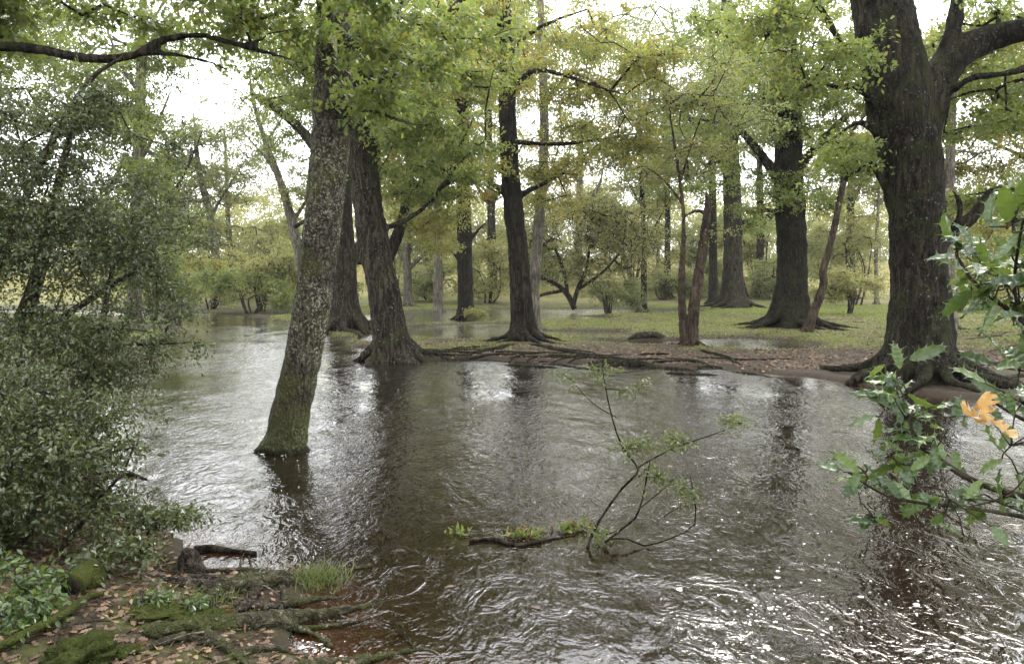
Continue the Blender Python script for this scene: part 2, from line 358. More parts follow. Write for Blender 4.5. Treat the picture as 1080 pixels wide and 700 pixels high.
rid = b.math('ABSOLUTE', b.math('SUBTRACT', r1, .5))
hgt = b.math('ADD', b.math('ADD', b.math('MULTIPLY', rid, -1.1), b.math('MULTIPLY', r2, .33)), b.math('MULTIPLY', r3, .07))
bp = b.n('ShaderNodeBump', {'Height': b.math('MULTIPLY', hgt, big), 'Strength': 1.0, 'Distance': .03})
fr = b.n('ShaderNodeFresnel', {'IOR': 1.45, 'Normal': bp.outputs[0]}).outputs[0]
gl = b.n('ShaderNodeBsdfGlossy', {'Color': (1, 1, 1, 1), 'Roughness': .04, 'Normal': bp.outputs[0]})
tr = b.n('ShaderNodeBsdfTransparent', {'Color': (.64, .49, .34, 1)})
df = b.n('ShaderNodeBsdfDiffuse', {'Color': (.021, .0135, .0078, 1)})
body = b.n('ShaderNodeMixShader', {0: .3, 1: tr.outputs[0], 2: df.outputs[0]})
M['water'] = b.out(b.n('ShaderNodeMixShader', {0: b.math('MINIMUM', b.math('MULTIPLY', fr, 1.35), 1.0), 1: body.outputs[0], 2: gl.outputs[0]}).outputs[0])
tag(mesh('river', V, f, M['water']), 'brown peaty flood water of the river, rippled and mirroring the white sky', 'water', kind='structure')

# ------------------------------------------------------------------ trees
def grow(base_nodes, attr, step=.5, r_tip=.006, droop=0, wob=.12, exp=2.2, rcap=.2, g=None):
    g = g or rng
    base_nodes = np.asarray(base_nodes, float); nb = len(base_nodes)
    d0 = np.min(np.linalg.norm(attr[:, None] - base_nodes[None], axis=2), axis=1); attr = attr[np.argsort(d0)]
    cap = nb + len(attr) * 40; X = np.zeros((cap, 3)); X[:nb] = base_nodes; par = np.full(cap, -1); pd = np.zeros((cap, 3)); n = nb; tips = []
    for a in attr:
        j = int(np.argmin(np.linalg.norm(X[:n] - a, axis=1))); v = a - X[j]; L = np.linalg.norm(v); k = int(np.clip(round(L / step), 1, 30))
        c = X[j] + .5 * v + pd[j] * .22 * L + g.normal(0, wob, 3) * L * .6; c[2] += (.08 - droop) * L
        q = j
        for t in (np.arange(1, k + 1) / k):
            x = (1 - t) ** 2 * X[j] + 2 * t * (1 - t) * c + t * t * a
            if t < 1: x = x + g.normal(0, .035, 3) * min(L, 1.2)
            X[n] = x; par[n] = q; e = x - X[q]; pd[n] = e / (np.linalg.norm(e) + 1e-9); q = n; n += 1
        tips.append(q)
    ar = np.zeros(n); ar[tips] += r_tip ** exp
    for i in range(n - 1, nb - 1, -1):
        if ar[i] == 0: ar[i] = r_tip ** exp
        if par[i] >= 0: ar[par[i]] += ar[i]
    r = np.minimum(ar ** (1 / exp), rcap); i = np.arange(nb, n); pj = par[i]
    ra = np.where(pj < nb, r[i] * 1.25, np.minimum(r[pj], r[i] * 1.35))
    return X[:n], i, pj, ra, r[i], np.array(tips)
def spray(T, dirs, n_tw, tw_len, n_lf, size, flat=.35, g=None, tmpl=KITE, off=.05, up=1.0):
    """twigs around each tip, leaves along the twigs; returns twig ends and leaf mesh arrays"""
    g = g or rng; m = len(T)
    A = np.repeat(T, n_tw, 0); D = g.normal(0, 1, (m * n_tw, 3)); D[:, 2] *= flat; D = unit(unit(D) + .45 * np.repeat(dirs, n_tw, 0) * np.array([1, 1, .5]))
    L = tw_len * g.uniform(.5, 1.25, m * n_tw); B = A + D * L[:, None]; B[:, 2] -= .12 * L
    k = len(A) * n_lf; ti = np.repeat(np.arange(len(A)), n_lf); t = g.uniform(.1, 1.08, k)[:, None]
    Pp = A[ti] * (1 - t) + B[ti] * t + g.normal(0, off, (k, 3))
    Dl = D[ti] * .6 + g.normal(0, .7, (k, 3)) + np.array([0, 0, -.25]); Nn = g.normal(0, .55, (k, 3)) + np.array([0, 0, up])
    return A, B, leafset(Pp, Dl, Nn, size * g.uniform(.65, 1.25, k), tmpl)
def ell_points(ells, n, g):
    """ells: (centre, radii); points gathered in flattened sprays through the ellipsoids' volume, more of them near the outside"""
    vol = np.array([e[1][0] * e[1][1] * e[1][2] for e in ells]) ** .85; cnt = np.maximum(2, (n * vol / vol.sum()).astype(int)); o = []
    for (c, r), k in zip(ells, cnt):
        r = np.asarray(r); kc = max(2, int(k / 5)); d = unit(g.normal(0, 1, (kc, 3))) * (g.uniform(.08, 1, (kc, 1)) ** .42); cc = np.asarray(c) + d * r
        o.append(cc[g.integers(0, kc, k)] + g.normal(0, 1, (k, 3)) * np.minimum(r * .2, .75) * np.array([1, 1, .45]))
    return np.concatenate(o)
GAPS = [(215, 150, 62), (255, 70, 34), (180, 95, 26), (690, 15, 46), (722, 75, 28), (562, 128, 26), (640, 190, 34), (806, 165, 22), (478, 122, 13), (702, 238, 22), (648, 62, 20), (600, 20, 22), (820, 60, 16), (1000, 118, 14), (392, 62, 14), (300, 20, 14), (120, 30, 20), (40, 85, 14), (530, 235, 16), (760, 215, 14), (860, 120, 14), (285, 190, 26), (640, 120, 16), (590, 165, 16)]
def thin(a, Y, g):
    """crowns leave the sky gaps of the wood open and end at tree-top height"""
    y_ = a[:, 1] * cp - (a[:, 2] - CH) * sp; px = 540 + F * a[:, 0] / np.maximum(y_, .1); py = 350 - F * (a[:, 1] * sp + (a[:, 2] - CH) * cp) / np.maximum(y_, .1); k = a[:, 1] > 3
    bad = np.zeros(len(a), bool)
    for hx, hy, hr in (GAPS[3:] if Y > 46 else GAPS): bad |= k & (((px - hx) / hr) ** 2 + ((py - hy) / hr / .8) ** 2 < g.uniform(.6, 1.25, len(a)))
    bad &= g.uniform(0, 1, len(a)) < (.6 if Y > 30 else .82)
    if Y > 12: bad |= k & (py < -5 + 45 * g.normal(0, .5, len(a)))
    return a[~bad] if (~bad).sum() > 3 else a
def roots(mb, base, Rr, n, L, g, lift=1.0, angs=None, segs=10):
    for i in range(n):
        a = angs[i] if angs is not None else 2 * np.pi * (i + g.uniform(-.3, .3)) / n
        l = L * g.uniform(.65, 1.2); pts = []; rad = []; wg = g.uniform(-.5, .5); bend = g.uniform(-.6, .6)
        for s in (0, .12, .25, .4, .58, .78, 1):
            rr = Rr * .35 + s * l; aa = a + bend * s + .12 * math.sin(7 * s + wg * 6)
            x, y = base[0] + rr * math.cos(aa), base[1] + rr * math.sin(aa); e = math.exp(-s * l / (Rr * .85))
            r_ = Rr * (.42 * math.exp(-s * 2.6) + .035) * g.uniform(.85, 1.15)
            zz = max(hz(x, y), -.12) + r_ * (.25 - 1.3 * max(0, s - .6) / .4) + lift * Rr * 1.5 * e * (1 if s > 0 else .9)
            pts.append((x, y, zz)); rad.append(r_ * (1 if s < .95 else .4))
        p_, r_ = resample(pts, rad, .12); mb.add(*tube(p_, r_, segs, noise=.15, nf=4))
def remesh(o, vox, it=5, disp=0, ds=.25):
    m = o.modifiers.new('remesh', 'REMESH'); m.mode = 'VOXEL'; m.voxel_size = vox; m.use_smooth_shade = True
    s = o.modifiers.new('smooth', 'SMOOTH'); s.factor = .5; s.iterations = it
    if disp:
        tx = bpy.data.textures.new('bark lumps', 'CLOUDS'); tx.noise_scale = ds; tx.noise_depth = 3
        d = o.modifiers.new('lumps', 'DISPLACE'); d.texture = tx; d.strength = disp; d.mid_level = .55; d.texture_coords = 'LOCAL'

NT = [0, 0]; DENS, DLF = 1.35, 1.35
def tree(name, label, cat, trunk, Y, limbs=(), crown=(), n_attr=200, n_tw=6, n_lf=12, tw=.6, leaf=.1, lmat='oak_leaf', bmat='bark_oak', tmpl=KITE,
         flare=1.0, nroot=6, rootL=1.2, rangs=None, vox=.05, segs=20, seed=0, group=None, step=.5, r_tip=.007, crown_from=.45, bare=0, disp=.05, flat=.35, world=False, branch_mat=None, droop=0):
    """trunk / limbs: photo-traced centre lines [(px, py, width_px, (depth offset))] at distance Y; crown: [(px, py, depth offset, rx, ry, rz metres)]"""
    n_attr = int(n_attr * DENS); n_lf = int(round(n_lf * DLF)); g = np.random.default_rng(seed + 100)
    def line(l):
        if world: return np.array([q[:3] for q in l], float), np.array([q[3] / 2 for q in l], float)
        pts = np.array([P(q[0], q[1], Y + (q[3] if len(q) > 3 else 0)) for q in l]); rad = np.array([pw(q[2], Y + (q[3] if len(q) > 3 else 0)) / 2 for q in l]) * .9; return pts, rad
    tp, tr = line(trunk); base = tp[0].copy(); base[2] = max(hz(base[0], base[1]), -.3)
    tp[0] = base - np.array([0, 0, .15])
    root = thing(name, (base[0], base[1], max(base[2], 0)), label, cat, group)
    mb = MB(); tpr, trr = resample(tp, tr, .12); Rr = trr[min(len(trr) - 1, 8)]; ph = g.uniform(0, 6)
    def rm(p_, th):
        z = np.maximum(p_[:, 2:3] - base[2], 0); e = flare * np.exp(-z / (Rr * 1.1))
        return 1 + e * (.32 + .2 * np.cos(5 * th[None] + ph) + .12 * np.cos(3 * th[None] + 2 * ph))
    mb.add(*tube(tpr, trr, segs, rm, noise=.10, nf=1.6 / max(Rr, .1), seed=seed))
    nodes = [tpr[int(len(tpr) * crown_from):]]
    for l in limbs:
        lp, lr = line(l); lp, lr = resample(lp, lr, .12); mb.add(*tube(lp, lr, max(8, segs // 2), noise=.1, nf=3, seed=seed + 1)); nodes.append(lp[len(lp) // 4:])
    if nroot: roots(mb, base, Rr, nroot, rootL, g, angs=rangs)
    t = mb.build('trunk', M[bmat], root)
    if vox: remesh(t, vox, 4, disp, max(.12, Rr * .5))
    if crown:
        ells = [(np.array(c[:3], float) if world else P(c[0], c[1], Y + c[2]), c[3:6]) for c in crown]
        attr = thin(ell_points(ells, n_attr, g), 0 if world else Y, g)
        X, i, pj, ra, rb, tips = grow(np.concatenate(nodes), attr, step, r_tip, g=g, droop=droop)
        br = MB(); br.add(*frusta(X[pj], X[i], ra, rb, 5))
        lt = tips[g.uniform(0, 1, len(tips)) >= bare]
        pi = {int(a): int(b_) for a, b_ in zip(i, pj)}
        dirs = unit(np.array([X[q] - X[pi[int(q)]] for q in lt]))
        A, B, (LV, LF) = spray(X[lt], dirs, n_tw, tw, n_lf, leaf, flat=flat, g=g, tmpl=tmpl, off=leaf * .5)
        br.add(*frusta(A, B, np.full(len(A), r_tip * .6), np.full(len(A), r_tip * .25), 3))
        br.build('branches', M[branch_mat or bmat], root)
        mesh('crown', LV, LF, M[lmat], root, smooth=False); NT[0] += len(LF)
    return root

def YB(px, py): return float(GH(px, py)[1])

# --- river-edge trees
Ya = float(G(300, 474)[1])
tree('leaning_tree', 'lichen spotted tree leaning over the river, its trunk standing in the water', 'tree',
     [(298, 474, 44), (306, 440, 45), (316, 395, 44), (326, 340, 43), (335, 280, 43), (343, 210, 44), (349, 140, 44), (352, 70, 42), (353, 0, 40), (356, -90, 36), (362, -200, 28), (368, -330, 18)], Ya,
     limbs=[[(352, 20, 22), (330, -20, 17, -.3), (290, -60, 12, -.8), (240, -110, 8, -1.2)], [(353, 60, 16), (395, 30, 12, -.4), (440, -10, 9, -.8), (500, -60, 6, -1)],
            [(350, 110, 9), (395, 118, 6, -.3), (440, 132, 4, -.5), (470, 128, 3, -.6)], [(352, 30, 9), (370, 40, 7, -.5), (400, 60, 5, -1.0), (440, 62, 3, -1.2)]],
     crown=[(430, 20, -.8, .95, .9, .6), (400, 85, -.4, .55, .7, .28), (250, -40, -.6, 1.2, 1.2, .7), (300, 20, .3, .6, .6, .3)],
     n_attr=115, n_tw=5, n_lf=11, tw=.34, leaf=.085, lmat='oak_leaf', bmat='bark_near', tmpl=OAKS, flare=1.25, nroot=6, rootL=.7, vox=.022, segs=48, seed=1, step=.25, r_tip=.004, disp=.035)
Yo = 7.4
tree('overhanging_oak', 'oak whose long dark limb reaches across the sky above the holly', 'tree',
     [(-190, 560, 95), (-185, 400, 80), (-180, 200, 76), (-170, 40, 70), (-165, -150, 55), (-160, -300, 40)], Yo,
     limbs=[[(-168, 60, 30), (-100, 45, 22), (-40, 48, 16), (0, 49, 13), (40, 52, 12), (80, 60, 12), (115, 62, 11), (145, 57, 10.5), (165, 45, 10), (190, 39, 9), (215, 38, 8), (245, 46, 7.5), (275, 54, 6.5), (305, 62, 5), (330, 70, 4), (362, 76, 3)],
            [(150, 56, 8), (180, 57, 6.5), (210, 63, 6), (232, 70, 5), (258, 84, 3)], [(250, 48, 7), (265, 46, 6), (278, 40, 5), (282, 36, 4)],
            [(-165, -60, 25), (-60, -70, 18), (60, -90, 12), (180, -110, 8)]],
     crown=[(40, 10, .6, .9, .9, .35), (110, 0, .4, .8, .8, .25), (260, -5, .3, .5, .6, .2), (275, 30, .2, .35, .4, .15), (-60, 10, .3, .8, .8, .6)],
     n_attr=100, n_tw=5, n_lf=8, tw=.34, leaf=.08, lmat='oak_leaf_dark', bmat='bark_dark', tmpl=OAKS, vox=.03, segs=24, seed=2, step=.25, r_tip=.004, nroot=4, disp=.02)
Yb = YB(413, 379)
tree('riverside_oak', 'dark furrowed oak leaning at the water edge just behind the lichen spotted tree', 'tree',
     [(415, 378, 40), (411, 350, 39), (405, 310, 37), (397, 270, 35), (389, 225, 34), (383, 170, 33), (381, 100, 31), (382, 20, 29), (388, -80, 25), (395, -200, 18)], Yb,
     limbs=[[(383, 275, 16), (374, 264, 11), (385, 254, 8), (410, 240, 7), (435, 228, 6.5), (458, 208, 5.5), (472, 188, 5), (490, 166, 4), (512, 148, 3)], [(462, 200, 5), (485, 190, 4), (512, 196, 3.5), (528, 206, 3)],
            [(382, 120, 18), (420, 70, 14, -1), (470, 20, 10, -1.5), (520, -40, 7, -2)], [(381, 150, 14), (345, 100, 10, 1), (300, 60, 7, 1)], [(474, 186, 4), (476, 165, 3), (470, 150, 2)]],
     crown=[(425, 130, -.5, 1.6, 1.6, 1.1), (470, 190, -.5, 1.1, 1.2, .5), (410, 190, .8, .9, 1, .7), (450, 40, -1, 2.0, 2.0, 1.0), (330, 60, 1, 2, 2, 1.4), (500, 150, 0, .7, .8, .5)],
     n_attr=260, n_tw=6, n_lf=13, tw=.55, leaf=.1, lmat='oak_leaf', bmat='bark_oak', flare=.7, nroot=9, rootL=2.6, rangs=[-2.4, -1.2, -.5, -.15, .15, .5, 1.1, 2.2, 3.1], vox=.04, segs=48, seed=3, disp=.07)
Yc = 27.0
tree('bank_oak', 'stout oak half hidden between the two leaning trunks, with pale roots', 'tree',
     [(366, 347, 38), (363, 310, 32), (361, 260, 28), (359, 200, 26), (357, 120, 25), (352, 20, 22), (350, -80, 16)], Yc,
     limbs=[[(357, 190, 16), (320, 140, 12), (285, 110, 9), (265, 100, 6)], [(358, 160, 14), (330, 60, 10), (310, 20, 7)], [(357, 215, 10), (335, 225, 7), (310, 240, 5)]],
     crown=[(300, 110, 0, 2.2, 2.5, 2.4), (320, 20, 0, 3, 3, 2.5), (400, 60, 1, 3, 3, 2.5), (330, 200, 0, 1.3, 1.5, .9)], n_attr=200, n_tw=6, n_lf=10, tw=.8, leaf=.12, lmat='oak_leaf',
     bmat='bark_oak', nroot=8, rootL=2.5, seed=4, flare=.9, bare=.25)
Yd = 31.0
tree('forked_oak', 'dark oak bending sideways behind the riverside oak, low leafy crown', 'tree',
     [(404, 344, 20), (403, 310, 18), (404, 285, 17), (412, 265, 15), (422, 240, 13), (428, 215, 11), (434, 170, 9), (440, 110, 7)], Yd,
     limbs=[[(404, 290, 12), (400, 250, 11), (398, 180, 9), (396, 100, 7)]],
     crown=[(440, 225, 0, 1.7, 1.8, 1.1), (445, 150, 0, 2.4, 2.4, 2), (455, 260, .5, 1.1, 1.2, .6), (420, 80, 0, 3, 3, 2)], n_attr=170, n_tw=6, n_lf=13, tw=.8, leaf=.13, lmat='oak_leaf_yellow', bmat='bark_dark', nroot=5, seed=5)
Ye = YB(431, 323)
tree('small_oak', 'little oak with bleached roots on the grass beyond the flooded pool', 'tree',
     [(431, 321, 11), (430, 305, 10), (430, 290, 10), (429, 270, 9), (431, 240, 7), (432, 200, 5)], Ye,
     limbs=[[(430, 285, 6), (445, 270, 5), (462, 255, 4)], [(430, 280, 5), (418, 262, 4), (408, 250, 3)]],
     crown=[(432, 240, 0, 2.6, 2.6, 1.8), (440, 180, 0, 3.2, 3, 2.5)], n_attr=120, n_tw=6, n_lf=12, tw=1.0, leaf=.17, lmat='oak_leaf_yellow', bmat='bark_pale', nroot=6, rootL=1.4, seed=6)
Yf = YB(490, 337)
tree('straight_oak', 'straight dark oak standing in the flooded pool with ferns at its foot', 'tree',
     [(491, 338, 21), (491, 310, 18), (490, 270, 18), (489, 220, 17), (488, 160, 16), (487, 90, 15), (487, 0, 13), (487, -80, 10)], Yf,
     limbs=[[(491, 265, 5), (500, 248, 4), (512, 235, 3)], [(488, 120, 8), (465, 80, 6), (440, 50, 4)], [(487, 90, 8), (510, 50, 6), (530, 10, 4)], [(490, 285, 4), (480, 270, 3), (472, 262, 2.4)]],
     crown=[(480, 60, 0, 4, 4, 3.2), (465, 160, 0, 2.4, 2.4, 1.3), (510, 20, 0, 3, 3.5, 1.6)], n_attr=200, n_tw=6, n_lf=12, tw=.9, leaf=.14, lmat='oak_leaf', bmat='bark_dark', nroot=6, rootL=1.6, seed=7)
Yg = YB(553, 358)
tree('central_oak', 'tall slim near-black oak with flared base, standing in the middle of the far bank', 'tree',
     [(553, 356, 31), (551, 335, 27), (549, 300, 25), (546, 260, 23.5), (541, 215, 23), (537, 165, 21), (535, 110, 20), (534, 50, 18), (531, 0, 17), (530, -90, 14), (532, -180, 9)], Yg,
     limbs=[[(538, 205, 14), (528, 200, 9), (515, 192, 6), (500, 186, 4), (485, 188, 3)], [(544, 210, 10), (556, 202, 7), (575, 193, 5), (600, 180, 3)],
            [(535, 70, 10), (515, 65, 7), (495, 64, 5), (470, 50, 3)], [(535, 60, 8), (556, 38, 6), (585, 22, 4), (620, 10, 3)], [(536, 100, 8), (560, 76, 6, -.6), (590, 78, 5, -1), (625, 90, 3.5, -1.5), (660, 100, 2.5, -2)],
            [(502, 64, 4), (506, 45, 3), (500, 28, 2)], [(545, 150, 6), (590, 152, 5, .5), (640, 146, 3.5, 1), (680, 140, 2.5, 1)]],
     crown=[(600, 60, -.5, 2.4, 2.4, 1.5), (670, 90, -1, 1.9, 2, 1.3), (600, 150, 0, 1.8, 1.8, 1.0), (490, 40, 0, 2.2, 2.2, 1.5), (500, 190, -.3, 1.2, 1.4, .55), (575, 205, .5, 1.2, 1.2, .6), (700, 150, 0, 1.5, 1.5, .8)],
     n_attr=330, n_tw=6, n_lf=12, tw=.65, leaf=.105, lmat='oak_leaf_yellow', bmat='bark_dark', flare=1.1, nroot=9, rootL=2.0, vox=.035, segs=40, seed=8)
Yh = Yg + 4.5
tree('pale_trunk_tree', 'slender grey barked tree leaning away close behind the central near-black oak', 'tree',
     [(563, 341, 17), (563, 315, 14), (565, 280, 13.5), (568, 240, 13), (572, 190, 12), (574, 130, 11), (572, 60, 10), (570, 0, 8), (568, -60, 6)], Yh,
     limbs=[[(570, 210, 6), (585, 185, 5), (610, 165, 3.5)], [(573, 110, 6), (600, 80, 5), (630, 70, 3)], [(572, 70, 5), (550, 40, 4), (530, 25, 3)]],
     crown=[(590, 100, 0, 2.4, 2.4, 1.6), (630, 170, 0, 1.4, 1.4, .8), (575, 0, 0, 3, 3, 2), (580, 230, 0, .8, .8, .4)], n_attr=150, n_tw=6, n_lf=9, tw=.75, leaf=.11, lmat='oak_leaf_yellow', bmat='bark_pale', nroot=5, seed=9, bare=.15)
# --- the twin stems
Yj = YB(727, 364)
jr = tree('twin_stem_tree', 'small twin stemmed tree with knobbly broken brown trunks on the bank', 'tree',
     [(730, 362, 14), (731, 340, 13), (733, 315, 13), (738, 285, 12.5), (742, 255, 11), (745, 232, 10), (747, 214, 8), (745, 203, 3)], Yj,
     limbs=[[(721, 362, 10), (720, 335, 9.5), (719, 312, 9), (719, 290, 9), (720, 270, 7), (721, 245, 5.5), (720, 215, 4.5), (714, 170, 4), (705, 110, 3)], [(741, 250, 6), (748, 240, 5), (755, 243, 3)], [(744, 225, 5), (735, 222, 4), (722, 228, 3)],
            [(718, 190, 3.5), (730, 150, 3), (745, 110, 2)], [(720, 215, 4), (700, 190, 3), (680, 175, 2)]],
     crown=[(700, 190, 0, 1.6, 1.5, .8), (740, 150, .5, 1.9, 1.8, 1.2), (700, 100, 0, 2.4, 2.2, 1.2), (765, 80, 0, 1.8, 2, 1.0), (650, 175, .3, 1.4, 1.3, .7), (725, 245, .2, .8, .8, .35)],
     n_attr=125, n_tw=6, n_lf=9, tw=.55, leaf=.085, lmat='grey_leaf', bmat='bark_red', nroot=7, rootL=1.0, vox=.022, seed=10, disp=.06, flare=.5)
# --- right hand oaks
Yk = YB(773, 324)
tree('distant_oak', 'big oak with wide flared foot standing on the far lawn', 'tree',
     [(773, 323, 31), (773, 312, 26), (773, 290, 23), (773, 250, 21), (772, 200, 20), (770, 140, 18), (768, 60, 16), (766, -20, 12)], Yk,
     limbs=[[(774, 238, 9), (795, 232, 7), (815, 226, 5)], [(772, 190, 10), (740, 140, 7), (715, 110, 5)], [(771, 150, 10), (805, 100, 7), (830, 60, 5)]],
     crown=[(780, 120, 0, 6, 6, 4), (720, 150, 0, 4, 4, 3), (770, 230, 1, 3.5, 3, 1.2), (770, 10, 0, 7, 7, 4)], n_attr=260, n_tw=6, n_lf=13, tw=1.1, leaf=.18, lmat='oak_leaf', bmat='bark_oak', nroot=8, rootL=2.6, seed=11, flare=1.5, vox=.06)
Yl = YB(833, 345)
tree('mossy_oak', 'thick mossy oak with spreading buttress roots on the litter covered bank', 'tree',
     [(834, 344, 46), (834, 330, 40), (835, 300, 35), (835, 270, 33), (834, 230, 33), (832, 180, 32), (830, 120, 30), (828, 50, 27), (826, -40, 22), (826, -120, 14)], Yl,
     limbs=[[(832, 205, 14), (800, 160, 10), (765, 120, 7), (735, 90, 5)], [(834, 190, 12), (865, 150, 9), (895, 120, 6)], [(830, 110, 14), (790, 60, 10), (750, 30, 6)], [(832, 228, 7), (812, 222, 5), (790, 224, 3)]],
     crown=[(800, 120, -.5, 3, 3, 1.6), (860, 110, -.5, 2.4, 2.4, 1.8), (800, 200, -.6, 2, 2, .8), (870, 200, 0, 1.4, 1.6, .8), (830, 30, 0, 3.6, 4, 1.8), (760, 180, 0, 1.6, 1.6, .9)],
     n_attr=330, n_tw=6, n_lf=13, tw=.7, leaf=.11, lmat='oak_leaf', bmat='bark_big', flare=1.2, nroot=10, rootL=2.3, vox=.04, segs=40, seed=12, disp=.08)
Ym = YB(852, 349)
tree('reddish_sapling', 'thin crooked reddish sapling slanting up from the roots of the mossy oak', 'tree',
     [(850, 348, 12), (858, 330, 11), (865, 312, 10), (869, 298, 9.5), (868, 286, 9), (874, 265, 8), (881, 235, 7.5), (887, 205, 7), (893, 188, 6), (915, 172, 5), (935, 150, 4)], Ym - .6,
     limbs=[[(888, 200, 5), (890, 170, 4), (898, 140, 3)], [(893, 188, 4), (870, 160, 3), (850, 140, 2)]],
     crown=[(900, 160, 0, 1.2, 1.2, .8), (930, 110, 0, 1.2, 1.2, .8)], n_attr=60, n_tw=6, n_lf=12, tw=.5, leaf=.1, lmat='oak_leaf_yellow', bmat='bark_red', nroot=3, rootL=.6, vox=.025, seed=13, flare=.4)
Yn = YB(965, 400)
tree('great_oak', 'massive dark mossy oak with huge forking limbs and roots running into the river', 'tree',
     [(970, 396, 78), (970, 370, 70), (970, 330, 64), (969, 280, 60), (967, 235, 60), (963, 190, 64), (957, 145, 68), (949, 110, 72), (942, 70, 68), (934, 30, 64), (926, -10, 60), (912, -80, 60), (900, -170, 46), (890, -280, 28)], Yn,
     limbs=[[(962, 165, 40), (975, 120, 46), (988, 85, 40), (1010, 58, 36), (1040, 42, 31), (1085, 30, 28, -.4), (1150, 12, 26, -1), (1250, -30, 18, -1)],
            [(990, 85, 26), (1003, 40, 18), (1010, 0, 15), (1022, -60, 12)], [(968, 215, 18), (990, 112, 12), (1010, 92, 10, -.4), (1030, 81, 9.5, -.6), (1060, 78, 9, -.8), (1100, 66, 8, -1)],
            [(962, 300, 30, .2), (985, 262, 24, .2), (1005, 243, 19, .2), (1022, 232, 16, .2), (1036, 214, 11, .2), (1045, 200, 5, .2)], [(1010, 240, 10), (1012, 222, 8), (1010, 208, 6), (1004, 200, 4)],
            [(925, 118, 14), (908, 92, 11, -.3), (885, 92, 8, -.5), (862, 88, 6, -.6), (845, 95, 4, -.8), (830, 112, 3, -.9)], [(945, 170, 12), (912, 130, 8), (885, 142, 5), (865, 155, 3.5), (848, 170, 2.5)],
            [(945, 215, 12), (918, 172, 8), (905, 180, 5.5), (890, 190, 4.5)], 
            [(895, 60, 8), (850, -10, 8), (822, 15, 6, -.4), (806, 45, 4, -.6), (800, 62, 3, -.7)]],
     crown=[(1050, 130, 1, 1.3, 1.6, .9), (1040, 60, 1.5, 1.4, 1.6, .6), (860, 60, -.5, 1.0, 1.4, .7), (830, 20, -.5, 1.2, 1.2, .6), (870, 160, .5, .8, 1.2, .5), (1000, -80, 0, 2.6, 2.6, 1.0), (1150, -60, -1, 2, 2, 1.0), (1060, 190, 1.5, .9, 1.2, .5)],
     n_attr=420, n_tw=6, n_lf=11, tw=.5, leaf=.095, lmat='oak_leaf', bmat='bark_big', flare=.8, nroot=10, rootL=2.6, rangs=[-3.05, -2.7, -2.0, -1.45, -1.1, -.55, -.1, .6, 1.6, 2.5], vox=.035, segs=64, seed=14, disp=.08, r_tip=.006)
for q in [dict(name='slender_tree', label='slim pale trunk showing just behind the massive oak above the roots', trunk=[(1003, 345, 16), (1001, 300, 13), (1000, 250, 12), (1002, 180, 11), (1005, 80, 9), (1008, -30, 6)], Y=26., crown=[(1040, 190, 0, 2.2, 2.2, 1.3), (1010, 100, 0, 2.5, 2.5, 2), (1060, 60, 0, 2.4, 2.4, 1.6)], lmat='oak_leaf_yellow', bmat='bark_pale', n_attr=190),
          dict(name='edge_oak', label='broad yellowing oak behind the massive oak, cut by the picture edge', trunk=[(1130, 350, 40), (1130, 300, 34), (1125, 200, 30), (1120, 80, 24), (1110, -60, 16)], Y=29., crown=[(1060, 200, 0, 3, 3, 1.6), (1090, 120, 0, 4.5, 4, 2.4), (1010, 160, 1, 2.2, 2.4, 1.6), (1100, 10, 0, 5, 5, 3), (1050, 250, .5, 1.6, 1.8, .6)], lmat='oak_leaf_yellow', bmat='bark_oak', n_attr=330)]:
    tree(cat='tree', n_tw=6, n_lf=13, tw=.75, leaf=.12, limbs=[[(q['trunk'][2][0], 210, 8), (q['trunk'][2][0] - 40, 170, 6), (q['trunk'][2][0] - 80, 150, 4)]], seed=len(q['name']), **q)
